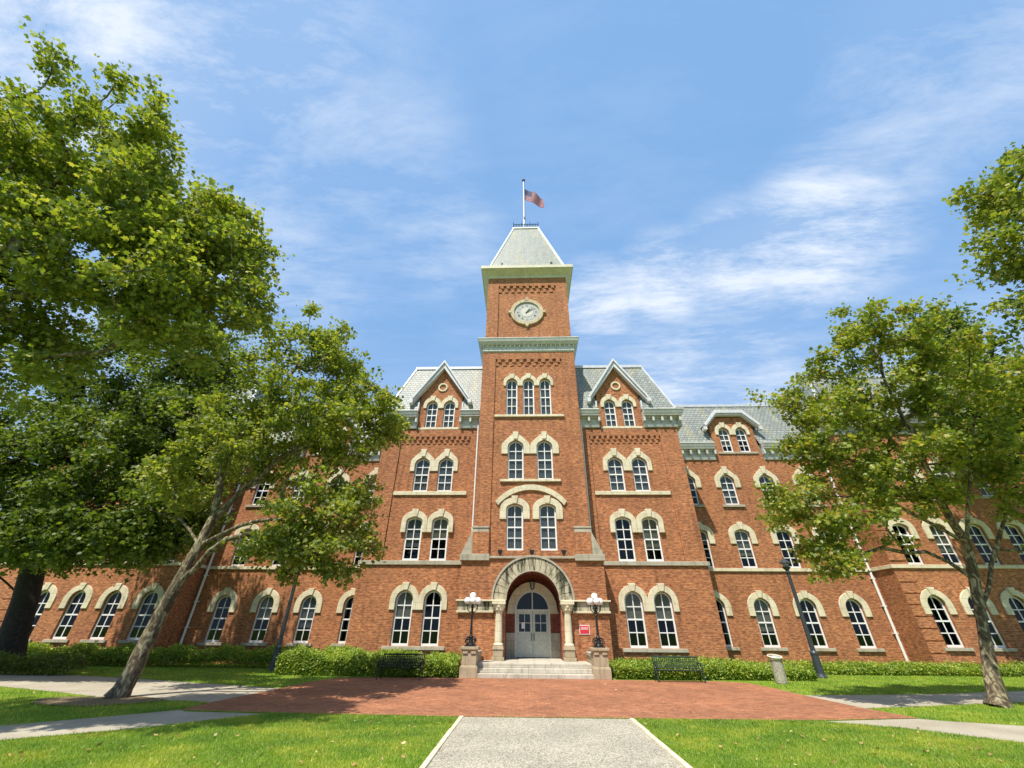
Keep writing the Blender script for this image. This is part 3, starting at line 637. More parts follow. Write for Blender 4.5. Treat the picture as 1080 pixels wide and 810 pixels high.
# ------------------------------------------------------------------ far pavilions
FY = 1.6
def far(s):
    xs = [24.65, 27.05, 29.45, 31.85]
    hg = [window('ground', s*x, 1.25, 3.95, FY) for x in xs]
    h2 = [window('second', s*x, 5.7, 8.2, FY, sill=False, blind=blind_for('second')) for x in xs]
    h3 = [window('third', s*x, 10.05, 12.35, FY, blind=blind_for('third')) for x in xs]
    xa, xb = (23.0, 37.0) if s > 0 else (-37.0, -23.0)
    facade(xa, xb, 0, 14.8, FY, hg+h2+h3)
    sw = MB(); sidewall(s*23.0, FY+0.003, WY+0.3, 0, 14.8, -s, sw); sidewall(s*37.0, FY+0.003, 16, 0, 14.8, s, sw); sw.build('side_wall', M_['brick'], building)
    e = MB(); e.box(xa-0.1, xb+0.1, FY-0.10, FY+0.1, 5.47, 5.68)
    a, b = (22.90, 22.998) if s > 0 else (-22.998, -22.90); e.box(a, b, FY+0.102, WY-0.1, 5.47, 5.68); e.build('belt_course', M_['stone'], building, bevel=0.015)
    q = MB()                                   # grooved corner pilasters
    for x in (23.0, 33.5):
        for k in range(22):
            z = 0.35+k*0.62
            if 5.0 < z < 5.75 or z > 14: continue
            a, b = (x, x+1.05) if s > 0 else (-x-1.05, -x); q.box(a+0.004, b-0.004, FY-0.06, FY+0.02, z, z+0.56)
    q.build('corner_pilaster', M_['brick'], building, bevel=0.012)
    cornice(xa, xb, FY, 14.7, 16.0, 0.62, (1, 1))
    sc = MB(); p = s*22.7; sc.box(min(p, p+s*0.6), max(p, p+s*0.6), FY+0.3, WY+2, 14.95, 16.0); sc.build('cornice', M_['trim'], building)
    zt = 20.9; x0, x1, X0, X1 = 22.75, 37.3, 24.5, 35.6
    A = [(s*x0,FY-0.25,16),(s*x1,FY-0.25,16),(s*x1,16,16),(s*x0,16,16)]; B = [(s*X0,FY+1.7,zt),(s*X1,FY+1.7,zt),(s*X1,16,zt),(s*X0,16,zt)]
    fs = [(0,1,5,4),(1,2,6,5),(3,0,4,7),(4,5,6,7)] if s > 0 else [(1,0,4,5),(2,1,5,6),(0,3,7,4),(7,6,5,4)]
    rf = MB(); rf.add(A+B, fs); rf.build('mansard_roof', M_['slate'], building)
    t = MB(); t.tube([A[0], B[0]], 0.11, 6); a, b = sorted((s*X0, s*X1)); t.box(a-0.1, b+0.1, FY+1.6, FY+1.85, zt-0.08, zt+0.16)
    t.box(min(s*X0, s*(X0+0.2)), max(s*X0, s*(X0+0.2)), FY+1.86, 16, zt-0.08, zt+0.16); t.build('roof_trim', M_['pale_metal'], building)
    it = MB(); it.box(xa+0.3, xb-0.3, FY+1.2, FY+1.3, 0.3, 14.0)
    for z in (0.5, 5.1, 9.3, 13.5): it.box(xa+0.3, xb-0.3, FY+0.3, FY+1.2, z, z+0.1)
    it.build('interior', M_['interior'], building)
for s in (-1, 1): far(s)

# ------------------------------------------------------------------ tower
TY = -1.0; H1 = 3.62
t2 = [window('second', x, 6.08, 8.87, TY+0.10, sill=False, hw=0.53, hoodhalf=0.96, blind=(0.0, 'pale_blind')) for x in (-1.05, 1.05)]
t3 = [window('third', x, 10.50, 13.34, TY+0.10, sill=False, hw=0.54, hoodhalf=0.99, blind=(0.0, 'pale_blind')) for x in (-1.0, 1.0)]
t4 = [window('dormer', x, 15.32, 18.42, TY+0.10, sill=False, hw=0.42, hoodhalf=0.64, rows=4, blind=(0.0, 'pale_blind')) for x in (-1.30, -0.04, 1.22)]
facade(-2.6, 2.6, 5.6, 20.9, TY+0.10, t2+t3+t4)
m = MB()
for s in (-1, 1):
    a, b = sorted((s*2.6, s*H1)); m.box(a, b, TY, TY+0.45, 5.6, 20.9)
m.box(-2.6, 2.6, TY, TY+0.102, 20.30, 20.9)
m.build('corner_pilaster', M_['brick'], building)
m = MB()
for s in (-1, 1): sidewall(s*(H1-0.003), TY+0.452, 6.2, 5.6, 20.9, s, m)
m.box(-H1+0.01, H1-0.01, 6.1, 6.2, 14, 20.9); m.build('side_wall', M_['brick'], building)
corbel_row(-2.6, 2.6, 20.30, TY, 9, 0.66)
for nm, a, b, z0, z1, mt in (('sill_band', -2.56, 2.50, 15.14, 15.31, 'stone'), ('sill_band', -2.04, 2.0, 10.33, 10.49, 'stone')):
    e = MB(); e.box(a, b, TY-0.03, TY+0.2, z0, z1); e.build(nm, M_[mt], building, bevel=0.015)
e = MB()                                                  # big segmental arch over the twin windows
cz = 6.97; e.strip(arc(0, cz, 2.78, 2.80, 40, 140, 20), arc(0, cz, 3.06, 3.16, 41, 139, 20), TY-0.02, TY+0.12); e.build('relieving_arch', M_['stone'], building, bevel=0.015)
# main tower cornice and clock stage
def square_cornice(hw, y0, y1, z0, z1, proj, name):
    m = MB(); h = z1-z0
    def layer(za, zb, pa, pb): m.frus(-hw-pa, hw+pa, y0-pa, y1+pa, za, -hw-pb, hw+pb, y0-pb, y1+pb, zb)
    layer(z0, z0+0.1*h, 0.02, 0.10); layer(z0+0.1*h, z0+0.55*h, 0.05, 0.05); layer(z0+0.55*h, z0+0.72*h, proj*0.45, proj*0.75); layer(z0+0.72*h, z0+0.93*h, proj*0.8, proj*0.96); layer(z0+0.93*h, z1, proj, proj)
    c = m.build(name, M_['trim'], building, bevel=0.012)
    b = MB()
    n = 20
    for i in range(n+1):
        x = -hw+2*hw*i/n; b.box(x-0.04, x+0.04, y0-proj*0.42, y0-0.05, z0+0.40*h, z0+0.55*h)
    b.build('cornice_bracket', M_['trim'], c)
    return c
square_cornice(H1, TY, 6.2, 20.9, 22.08, 0.46, 'tower_cornice')
UY = -0.87; H2 = 3.52
facade(-2.55, 2.55, 22.08, 29.6, UY+0.12, [])
m = MB()
for s in (-1, 1):
    a, b = sorted((s*2.55, s*H2)); m.box(a, b, UY, UY+0.4, 22.08, 29.6)
    sidewall(s*(H2-0.003), UY+0.402, 6.1, 22.08, 29.6, s, m)
m.box(-2.55, 2.55, UY, UY+0.122, 28.45, 29.6); m.box(-H2+0.01, H2-0.01, 6.0, 6.1, 22.08, 29.6)
m.box(-2.55, 2.55, UY, UY+0.122, 22.08, 22.30)
m.build('clock_stage', M_['brick'], building)
corbel_row(-2.55, 2.55, 28.45, UY, 9, 0.8)
m = MB()
h = H2; yc0, yc1 = UY, 6.1
m.frus(-h-0.02, h+0.02, yc0-0.03, yc1, 29.35, -h-0.10, h+0.10, yc0-0.10, yc1+0.1, 29.6)
m.frus(-h-0.10, h+0.10, yc0-0.10, yc1+0.1, 29.6, -h-0.60, h+0.60, yc0-0.60, yc1+0.6, 30.0)
m.box(-h-0.66, h+0.66, yc0-0.66, yc1+0.66, 30.0, 30.36); m.build('tower_cornice', M_['tan_trim'], building, bevel=0.02)
# clock
ck = MB(); cxk, czk = -0.06, 25.30; yk = UY+0.12
ck.strip(arc(cxk, czk, 1.10, 1.10, 0, 348.75, 31), arc(cxk, czk, 1.42, 1.42, 0, 348.75, 31), yk-0.16, yk+0.02, True)
for a in (0, 90, 180, 270):
    c_, s_ = math.cos(R(a)), math.sin(R(a)); p = [(cxk+c_*r-s_*w_, czk+s_*r+c_*w_) for r, w_ in ((1.3,-.15),(1.60,-.11),(1.60,.11),(1.3,.15))]
    ck.prism(p, yk-0.19, yk)
clock = ck.build('clock', M_['clock_stone'], building, bevel=0.015)
d = MB(); d.prism(arc(cxk, czk, 1.12, 1.12, 0, 348.75, 31), yk-0.06, yk); d.build('clock_face', M_['clock_grey'], clock)
d = MB(); d.prism(arc(cxk, czk, 0.52, 0.52, 0, 345, 23), yk-0.075, yk-0.062)
for k in range(12):
    a = R(90-30*k); d.prism([(cxk+math.cos(a)*0.78+0.14*math.cos(q), czk+math.sin(a)*0.78+0.14*math.sin(q)) for q in [i*PI/4 for i in range(8)]], yk-0.075, yk-0.062)
d.build('hour_plate', M_['clock_plate'], clock)
nm = MB()
NUM = ['XII','I','II','III','IIII','V','VI','VII','VIII','IX','X','XI']
def bar(mb, c, u, v, p0, p1, wd, y0, y1):
    a = Vector((c[0]+u[0]*p0[0]+v[0]*p0[1], c[1]+u[1]*p0[0]+v[1]*p0[1])); b = Vector((c[0]+u[0]*p1[0]+v[0]*p1[1], c[1]+u[1]*p1[0]+v[1]*p1[1]))
    d_ = (b-a).normalized(); n_ = Vector((-d_.y, d_.x))*wd/2
    mb.prism([tuple(a-n_), tuple(b-n_), tuple(b+n_), tuple(a+n_)], y0, y1)
for k, s_ in enumerate(NUM):
    a = R(90-30*k); c = (cxk+math.cos(a)*0.78, czk+math.sin(a)*0.78); v = (math.cos(a), math.sin(a)); u = (math.sin(a), -math.cos(a))
    wds = {'I': 0.04, 'V': 0.09, 'X': 0.09}; tot = sum(wds[q] for q in s_); x = -tot/2
    for q in s_:
        w_ = wds[q]; m_ = x+w_/2
        if q == 'I': bar(nm, c, u, v, (m_, -0.09), (m_, 0.09), 0.017, yk-0.084, yk-0.078)
        elif q == 'V': bar(nm, c, u, v, (m_, -0.09), (m_-0.035, 0.09), 0.017, yk-0.084, yk-0.078); bar(nm, c, u, v, (m_, -0.09), (m_+0.035, 0.09), 0.017, yk-0.0845, yk-0.0785)
        else: bar(nm, c, u, v, (m_-0.035, -0.09), (m_+0.035, 0.09), 0.017, yk-0.084, yk-0.078); bar(nm, c, u, v, (m_+0.035, -0.09), (m_-0.035, 0.09), 0.017, yk-0.0845, yk-0.0785)
        x += w_
nm.build('numeral', M_['iron'], clock)
def hand(ang, ln, wd, y):
    a = R(90-ang); c_, s_ = math.cos(a), math.sin(a)
    hm = MB(); hm.prism([(cxk+c_*r-s_*q, czk+s_*r+c_*q) for r, q in ((-0.15,-wd),(ln*0.6,-wd),(ln,0),(ln*0.6,wd),(-0.15,wd))], y, y+0.015); hm.build('clock_hand', M_['iron'], clock)
hand(54, 0.78, 0.035, yk-0.125); hand(32, 0.50, 0.05, yk-0.105)
# tower roof
rf = MB(); zb, zt = 30.36, 38.95; cy_ = 2.62
B0 = (-3.55, 3.55, UY-0.15, 6.2); B1 = (-1.34, 1.34, 1.15, 4.1)
rf.frus(*B0, zb, *B1, zt); rf.build('tower_roof', M_['slate'], building)
t = MB()
for sx, ix in ((-1, 0), (1, 1)):
    t.tube([(B0[ix], B0[2], zb), (B1[ix], B1[2], zt)], 0.12, 6); t.tube([(B0[ix], B0[3], zb), (B1[ix], B1[3], zt)], 0.12, 6)
t.box(B1[0]-0.1, B1[1]+0.1, B1[2]-0.1, B1[3]+0.1, zt-0.02, zt+0.18)
t.build('roof_trim', M_['white'], building)
g = MB()
for sx in (-2.35, 2.30): g.box(sx-0.10, sx+0.10, UY+0.05, UY+0.6, 31.0, 31.5)
g.build('roof_hook', M_['iron'], building)
cr = MB()
for (xa, ya_, xb, yb) in ((B1[0], B1[2], B1[1], B1[2]), (B1[0], B1[3], B1[1], B1[3]), (B1[0], B1[2], B1[0], B1[3]), (B1[1], B1[2], B1[1], B1[3])):
    a = Vector((xa, ya_, zt+0.18)); b = Vector((xb, yb, zt+0.18)); k = 9
    for z in (0.12, 0.55): cr.tube([a+Vector((0,0,z)), b+Vector((0,0,z))], 0.035, 4)
    for i in range(k+1):
        p = a.lerp(b, i/k); cr.tube([p, p+Vector((0,0,0.95 if i%3 == 0 else 0.66))], 0.03, 4)
        if i < k:
            q = a.lerp(b, (i+0.5)/k); cr.tube([p+Vector((0,0,0.15)), q+Vector((0,0,0.62)), a.lerp(b, (i+1)/k)+Vector((0,0,0.15))], 0.02, 4)
cr.build('roof_cresting', M_['grey_iron'], building)
# tower foot: band, sloping shoulders, downspouts
m = MB()
for s in (-1, 1):
    a, b = sorted((s*2.62, s*3.70)); m.box(a, b, TY-0.10, TY+0.4, 7.36, 7.47); m.box(a+0.03, b-0.03, TY-0.06, TY+0.4, 7.22, 7.36); m.box(a, b, TY-0.10, TY+0.4, 7.11, 7.22)
    for k in range(4):
        z0 = 5.82+k*0.33; xo = 4.30-k*0.16; a, b = sorted((s*3.60, s*xo)); m.frus(a, b, TY-0.12, -0.02, z0, a+(0.14 if s < 0 else 0), b-(0.14 if s > 0 else 0), TY-0.12, -0.02, z0+0.33)
m.build('weathering_stone', M_['grey_stone'], building, bevel=0.012)
m = MB()
for s in (-1, 1):
    a, b = sorted((s*2.62, s*3.625)); m.box(a, b, TY-0.14, TY, 5.82, 7.105)
m.build('buttress', M_['brick'], building)
for s in (-1, 1):
    d = MB(); d.tube([(s*3.80, -0.09, 7.1), (s*3.80, -0.09, 15.0)], 0.055, 8); d.build('downspout', M_['white'], building)

# ------------------------------------------------------------------ entrance portico
PY = -1.15; PW = 4.22; PZ = 5.60; LZ = 0.56
def opening(r, zs, zb):
    return [(-r, zb), (r, zb)]+arc(0, zs, r, r, 0, 180, 24)
AZ = 3.38
facade(-PW, PW, 0, PZ, PY, [opening(1.56, AZ, 0.0001+LZ)], depth=0.05)
m = MB()
for s in (-1, 1): sidewall(s*(PW-0.002), PY+0.004, 0.05, 0, PZ, s, m)
m.build('side_wall', M_['brick'], building)
# vault and jambs
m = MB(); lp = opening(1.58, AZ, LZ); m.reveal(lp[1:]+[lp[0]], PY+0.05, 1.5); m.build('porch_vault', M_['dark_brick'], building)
m = MB(); m.box(-PW-0.0, PW+0.0, PY-0.12, PY+0.16, PZ-0.02, PZ+0.10)
for s in (-1, 1):
    a, b = sorted((s*2.55, s*(PW+0.10))); m.box(a, b, PY-0.16, PY+0.9, PZ-0.14, PZ+0.22)
m.build('portico_cap', M_['grey_stone'], building, bevel=0.015)
m = MB(); m.box(-PW, PW, PY+0.1, 0.05, PZ-0.05, PZ+0.05); m.build('portico_top', M_['grey_stone'], building)
# voussoirs
vm = MB(); n = 17
for i in range(n):
    a0 = 180*i/n+0.35; a1 = 180*(i+1)/n-0.35; ext = 0.0
    vm.strip(arc(0, AZ, 1.55, 1.55, a0, a1, 3), arc(0, AZ, 2.24, 2.24, a0, a1, 3), PY-0.13, PY+0.1)
arch = vm.build('entrance_arch', M_['old_stone'], building, bevel=0.015)
vm = MB(); vm.strip(arc(0, AZ, 2.26, 2.26, 0, 180, 36), arc(0, AZ, 2.37, 2.37, 0, 180, 36), PY-0.19, PY+0.05); vm.strip(arc(0, AZ, 1.50, 1.50, 0, 180, 30), arc(0, AZ, 1.56, 1.56, 0, 180, 30), PY-0.16, PY+0.05); vm.build('arch_moulding', M_['grey_stone'], arch)
# impost band with its weathered panels
m = MB()
for s in (-1, 1):
    a, b = sorted((s*2.20, s*(PW+0.06))); m.box(a, b, PY-0.10, PY+0.02, 2.86, AZ-0.06); 
m.build('impost_band', M_['old_stone'], building, bevel=0.01)
m = MB()
for s in (-1, 1):
    a, b = sorted((s*1.55, s*(PW+0.14))); m.box(a, b, PY-0.24, PY+0.02, AZ-0.06, AZ+0.02)
    a, b = sorted((s*2.22, s*(PW+0.10))); m.box(a, b, PY-0.16, PY+0.02, 2.76, 2.86)
m.build('impost_moulding', M_['stone'], building, bevel=0.01)
# columns
for s in (-1, 1):
    c = MB(); x, y = s*1.90, PY-0.24
    c._lathe([(0.25,1.22),(0.27,1.26),(0.25,1.31),(0.205,1.34),(0.20,1.9),(0.185,2.72),(0.20,2.74),(0.21,2.78)], x, y, 20, True)
    co = c.build('column', M_['stone'], building, smooth=False)
    c = MB(); c._lathe([(0.19,2.76),(0.22,2.84),(0.27,2.92),(0.31,3.06),(0.36,3.18)], x, y, 12, True)
    for k in range(8):
        a = k*PI/4; c.sphere((x+0.27*math.cos(a), y+0.27*math.sin(a), 3.05), 0.075, 8, 6); c.sphere((x+0.23*math.cos(a+.4), y+0.23*math.sin(a+.4), 2.90), 0.06, 8, 6)
    c.box(x-0.37, x+0.37, y-0.34, PY+0.0, 3.17, 3.32); c.build('capital', M_['stone'], co)
    c = MB(); c.frus(x-0.33, x+0.33, y-0.30, PY, 0.55, x-0.33, x+0.33, y-0.30, PY, 0.72); c.frus(x-0.27, x+0.27, y-0.25, PY, 0.72, x-0.27, x+0.27, y-0.25, PY, 1.05); c.frus(x-0.31, x+0.31, y-0.29, PY, 1.05, x-0.27, x+0.27, y-0.26, PY, 1.22)
    c.build('column_base', M_['tan_stone'], co, bevel=0.02)
# inner entrance wall
IY = 0.95
facade(0,0,0,0, IY, [opening(1.10, 2.96, LZ+0.02)], mat='grey_stone', outer=[(-1.6,LZ),(1.6,LZ),(1.6,1.78),(-1.6,1.78)], name='entrance_wainscot') if False else None
def ringwall(z0, z1, mat, nm, yo=0.0):
    m = MB()
    for s in (-1, 1):
        a, b = sorted((s*1.06, s*1.60)); m.box(a, b, IY-yo, IY+0.2, z0, z1)
    m.build(nm, M_[mat], building)
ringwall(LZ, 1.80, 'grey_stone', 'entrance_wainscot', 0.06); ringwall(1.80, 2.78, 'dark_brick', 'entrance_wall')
m = MB()
m.strip(arc(0, 2.98, 1.06, 1.06, 0, 180, 24), arc(0, 2.98, 1.50, 1.53, 0, 180, 24), IY-0.06, IY+0.2)
m.strip([(1.06, 2.78), (1.06, 2.98)], [(1.60, 2.78), (1.50, 2.98)], IY-0.06, IY+0.2); m.strip([(-1.60, 2.78), (-1.50, 2.98)], [(-1.06, 2.78), (-1.06, 2.98)], IY-0.06, IY+0.2)
m.build('entrance_surround', M_['stone'], building)
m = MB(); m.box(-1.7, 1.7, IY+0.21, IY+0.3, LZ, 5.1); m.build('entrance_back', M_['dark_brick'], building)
# door
df = MB(); df.strip(arc(0, 2.98, 0.96, 0.96, 0, 180, 24), arc(0, 2.98, 1.06, 1.06, 0, 180, 24), IY-0.03, IY+0.08)
for s in (-1, 1):
    a, b = sorted((s*0.96, s*1.06)); df.box(a, b, IY-0.03, IY+0.08, LZ, 2.98)
df.box(-0.96, 0.96, IY-0.02, IY+0.08, 2.90, 3.02); df.box(-0.03, 0.03, IY-0.01, IY+0.05, 3.02, 3.94)
dfo = df.build('door_frame', M_['door_frame'], building)
g = MB(); g.fill(arc(0, 2.99, 0.97, 0.97, 0, 180, 24), [], IY+0.04); g.build('fanlight', M_['glass'], dfo)
for s in (-1, 1):
    a, b = (0.008, 0.955) if s > 0 else (-0.955, -0.008)
    hole = [(a+0.14, 1.86), (b-0.14, 1.86), (b-0.14, 2.76), (a+0.14, 2.76)]
    m = MB(); m.fill([(a, LZ+0.04), (b, LZ+0.04), (b, 2.90), (a, 2.90)], [hole], IY+0.0); m.reveal(hole, IY+0.0, IY+0.04)
    xm = (a+b)/2; m.box(xm-0.018, xm+0.018, IY+0.004, IY+0.03, 1.86, 2.76); m.box(a+0.14, b-0.14, IY+0.005, IY+0.029, 2.29, 2.33)
    m.box(a+0.12, b-0.12, IY-0.012, IY-0.001, LZ+0.16, LZ+0.19); m.box(a+0.12, b-0.12, IY-0.012, IY-0.001, 1.70, 1.73); m.box(a+0.12, a+0.15, IY-0.012, IY-0.001, LZ+0.19, 1.70); m.box(b-0.15, b-0.12, IY-0.012, IY-0.001, LZ+0.19, 1.70)
    do = m.build('door', M_['door'], building)
    g = MB(); g.box(a+0.14, b-0.14, IY+0.012, IY+0.018, 1.86, 2.76); g.build('glass', M_['glass'], do)
    hx = s*0.075; g = MB(); g.tube([(hx, IY-0.002, 1.42), (hx, IY-0.06, 1.46), (hx, IY-0.06, 1.76), (hx, IY-0.002, 1.80)], 0.016, 6); g.build('door_handle', M_['iron'], do)
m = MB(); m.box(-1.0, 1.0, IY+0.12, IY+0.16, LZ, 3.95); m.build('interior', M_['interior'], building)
m = MB(); m.box(-0.66, -0.46, IY-0.006, IY-0.002, 2.02, 2.34); n_ = m.build('paper_notice', M_['paper'], None); tag(n_, 'small white paper notice taped to the left entrance door', 'notice')
# landing & steps
st = empty('stone_steps', (0, -3.9, 0), 'wide pale stone steps leading up to the arched entrance', 'steps')
for k in range(3):
    m = MB(); z1 = LZ*(k+1)/3; m.box(-2.78-0.0*k, 2.78, -3.92+0.36*k, -1.152 if k < 2 else 0.36, LZ*k/3+(0.002 if k else 0.0), z1)
    if k == 2: m = MB(); m.box(-2.78, 2.78, -3.20, PY-0.002, LZ*2/3+0.002, LZ); m.box(-1.575, 1.575, PY-0.002, 1.45, LZ*2/3, LZ+0.004)
    m.build('step', M_['step_stone'], st, bevel=0.02)
peds = []
def pedestal(s, label):
    e = empty('stone_pedestal', (s*3.14, -3.55, 0), label, 'pedestal', 'stone pedestals beside the entrance steps')
    m = MB(); x, y = s*3.14, -3.55
    m.box(x-0.42, x+0.42, y-0.42, y+0.42, 0, 0.42); m.frus(x-0.42, x+0.42, y-0.42, y+0.42, 0.42, x-0.36, x+0.36, y-0.36, y+0.36, 0.50); m.build('plinth', M_['tan_stone'], e, bevel=0.02)
    m = MB(); m.box(x-0.35, x+0.35, y-0.35, y+0.35, 0.50, 1.04); m.build('shaft', M_['tan_stone'], e, bevel=0.015)
    m = MB(); m.frus(x-0.34, x+0.34, y-0.34, y+0.34, 1.04, x-0.42, x+0.42, y-0.42, y+0.42, 1.12); m.box(x-0.43, x+0.43, y-0.43, y+0.43, 1.12, 1.24)
    for q in (-1, 1): m.box(x+q*0.20-0.12, x+q*0.20+0.12, y-0.40, y-0.30, 0.95, 1.05)
    m.build('cap', M_['tan_stone'], e, bevel=0.015)
    w2 = empty('low_wall', (s*3.0, -2.2, 0), 'low stone side wall behind the %s lamp pedestal' % ('left' if s < 0 else 'right'), 'wall', 'stone side walls of the steps')
    m = MB(); x2 = s*3.02; m.box(x2-0.22, x2+0.22, -3.10, PY-0.14, 0, 0.86); m.build('wall_body', M_['tan_stone'], w2); m = MB(); m.box(x2-0.27, x2+0.27, -3.11, PY-0.12, 0.86, 1.0); m.build('coping', M_['grey_stone'], w2, bevel=0.02)
pedestal(-1, 'square tan stone pedestal left of the entrance steps'); pedestal(1, 'square tan stone pedestal right of the entrance steps')

def globe_lamp(s, label):
    x, y, z = s*3.14, -3.55, 1.24
    e = empty('globe_lamp', (x, y, z), label, 'street lamp', 'five-globe lamps on the entrance pedestals')
    m = MB(); m.box(x-0.26, x+0.26, y-0.26, y+0.26, z, z+0.07)
    for k in range(4):
        a = k*PI/2+PI/4; c_, s_ = math.cos(a), math.sin(a)
        pts = []
        for i in range(15):
            t = -0.6+i/14*2*PI*0.95; r_ = 0.15; pts.append((x+c_*(0.19+r_*math.cos(t)), y+s_*(0.19+r_*math.cos(t)), z+0.24+0.15*math.sin(t)))
        m.tube(pts, 0.026, 6)
        pts = [(x+c_*(0.19+0.07*math.cos(t)), y+s_*(0.19+0.07*math.cos(t)), z+0.24+0.07*math.sin(t)) for t in [i*0.7 for i in range(9)]]; m.tube(pts, 0.02, 5)
    m._lathe([(0.16,z+0.07),(0.13,z+0.14),(0.09,z+0.30),(0.11,z+0.40),(0.06,z+0.52)], x, y, 12, True); m.build('base', M_['iron'], e)
    m = MB(); m._lathe([(0.065,z+0.52),(0.075,z+0.60),(0.055,z+0.66),(0.05,z+1.30),(0.075,z+1.36),(0.05,z+1.42),(0.05,z+1.62),(0.08,z+1.68),(0.05,z+1.74),(0.05,z+2.0)], x, y, 12, True); m.build('pole', M_['iron'], e)
    m = MB()
    G = [(0.27*math.cos(k*PI/2+0.2), 0.27*math.sin(k*PI/2+0.2), 1.97) for k in range(4)]+[(0, 0, 2.20)]
    for gx_, gy_, gz_ in G[:4]:
        m.tube([(x, y, z+1.45), (x+gx_*0.5, y+gy_*0.5, z+1.48), (x+gx_*0.95, y+gy_*0.95, z+1.60), (x+gx_, y+gy_, z+1.80)], 0.022, 6)
        m._lathe([(0.03,z+1.78),(0.075,z+1.82),(0.08,z+1.86)], x+gx_, y+gy_, 10, True)
        m.tube([(x, y, z+1.75), (x+gx_*0.6, y+gy_*0.6, z+1.66), (x+gx_*0.9, y+gy_*0.9, z+1.62)], 0.014, 5)
    m._lathe([(0.055,z+1.40),(0.055,z+2.0),(0.08,z+2.04),(0.08,z+2.08)], x, y, 10, True); m.build('arm', M_['iron'], e)
    for gx_, gy_, gz_ in G:
        m = MB(); m.sphere((x+gx_, y+gy_, z+gz_), 0.17, 18, 12); m.build('globe', M_['globe'], e, smooth=True)
globe_lamp(-1, 'black iron five-globe lamp on the left entrance pedestal'); globe_lamp(1, 'black iron five-globe lamp on the right entrance pedestal')

def sub(name, x, y, z0, label):
    e = empty(name, (x, y, z0), label, 'floodlight', 'small floodlights on the portico ledge')
    m = MB(); m.box(x-0.03, x+0.03, y-0.03, y+0.03, z0, z0+0.12); m.build('stem', M_['iron'], e)
    m = MB(); m.frus(x-0.09, x+0.09, y-0.08, y+0.08, z0+0.12, x-0.15, x+0.15, y-0.10, y+0.10, z0+0.36); m.build('lamp_head', M_['iron'], e, bevel=0.01)
sub('floodlight', -1.92, PY+0.02, PZ+0.10, 'black floodlight left of both windows above the entrance arch')
sub('floodlight', 0.0, PY+0.02, PZ+0.10, 'black floodlight between the two windows above the entrance arch')
sub('floodlight', 1.92, PY+0.02, PZ+0.10, 'black floodlight right of both windows above the entrance arch')
e = empty('hanging_lantern', (0, -0.5, 4.94), 'small black lantern hanging inside the entrance arch', 'lantern')
m = MB(); m.tube([(0,-0.5,4.94),(0,-0.5,4.55)], 0.012, 5); m.build('chain', M_['iron'], e)
m = MB(); m._lathe([(0.02,4.56),(0.19,4.42),(0.17,4.38)], 0, -0.5, 6, True); m._lathe([(0.10,4.02),(0.04,3.96)], 0, -0.5, 6, True)
for k in range(6): a = k*PI/3; m.tube([(0.165*math.cos(a), -0.5+0.165*math.sin(a), 4.40), (0.10*math.cos(a), -0.5+0.10*math.sin(a), 4.0)], 0.012, 4)
m.build('cage', M_['iron'], e); m = MB(); m._lathe([(0.09,4.03),(0.15,4.38)], 0, -0.5, 6, True); m.build('glass', M_['glass'], e)
# red sign
e = empty('wall_sign', (2.82, PY, 1.95), 'small red sign with white border on the brick right of the entrance', 'sign')
m = MB(); m.box(2.52, 3.08, PY-0.03, PY-0.002, 1.76, 2.20); m.build('border', M_['white'], e)
m = MB(); m.box(2.55, 3.05, PY-0.036, PY-0.031, 1.79, 2.17); m.build('panel', M_['red_sign'], e)
m = MB(); m.box(2.60, 3.00, PY-0.041, PY-0.037, 2.08, 2.10)
for k in range(7): m.box(2.615+k*0.056, 2.65+k*0.056, PY-0.041, PY-0.037, 1.99, 2.04)
m.build('sign_lettering', M_['white'], e)

# ------------------------------------------------------------------ flagpole, flag
fx_, fy_ = -0.17, 2.62
e = empty('flagpole', (fx_, fy_, 39.1), 'tall white flagpole standing on top of the clock tower', 'flagpole')
m = MB(); m._lathe([(0.16,39.1),(0.13,39.3),(0.095,39.4),(0.06,50.1)], fx_, fy_, 12, True); m.build('pole', M_['white'], e)
m = MB(); m.sphere((fx_, fy_, 50.28), 0.2, 12, 8); m.build('finial', M_['iron'], e, smooth=True)
m = MB(); m.tube([(fx_+0.13, fy_-0.1, 39.9), (fx_+0.12, fy_-0.08, 49.9)], 0.015, 4); m.box(fx_-0.03, fx_+0.17, fy_-0.14, fy_+0.05, 42.6, 42.9); m.build('halyard', M_['iron'], e)
flag = empty('flag', (fx_+0.1, fy_, 48.3), 'small United States flag at half staff blowing to the right', 'flag')
FL, FH, nx, nz = 3.05, 2.1, 26, 13
def fpt(u, v):    # u along fly, v down the hoist 0..1
    x = fx_+0.12+u*FL*0.74; z = 48.35-v*FH*0.98-u*1.55-0.35*u*u+0.12*math.sin(u*7+v*2)
    y = fy_-0.05+0.28*math.sin(u*8.5+v*1.5)*u**0.5
    x += -0.12*v*math.sin(u*6); return (x, y, z)
def fpatch(u0, u1, v0, v1, off, name, mat):
    m = MB(); a = max(2, int(round((u1-u0)*nx))); b = max(1, int(round((v1-v0)*nz)))
    vs = []
    for side in (0, 1):
        for i in range(a+1):
            for j in range(b+1):
                p = fpt(u0+(u1-u0)*i/a, v0+(v1-v0)*j/b); vs.append((p[0], p[1]+(-off if side == 0 else off), p[2]))
    fs = []; n_ = (a+1)*(b+1)
    for i in range(a):
        for j in range(b):
            q = (i*(b+1)+j, (i+1)*(b+1)+j, (i+1)*(b+1)+j+1, i*(b+1)+j+1); fs += [q, tuple(x+n_ for x in reversed(q))]
    m.add(vs, fs); return m
wm = fpatch(0, 1, 0, 1, 0.004, '', None); wm.build('cloth', M_['flag_white'], flag, smooth=True)
rm = MB()
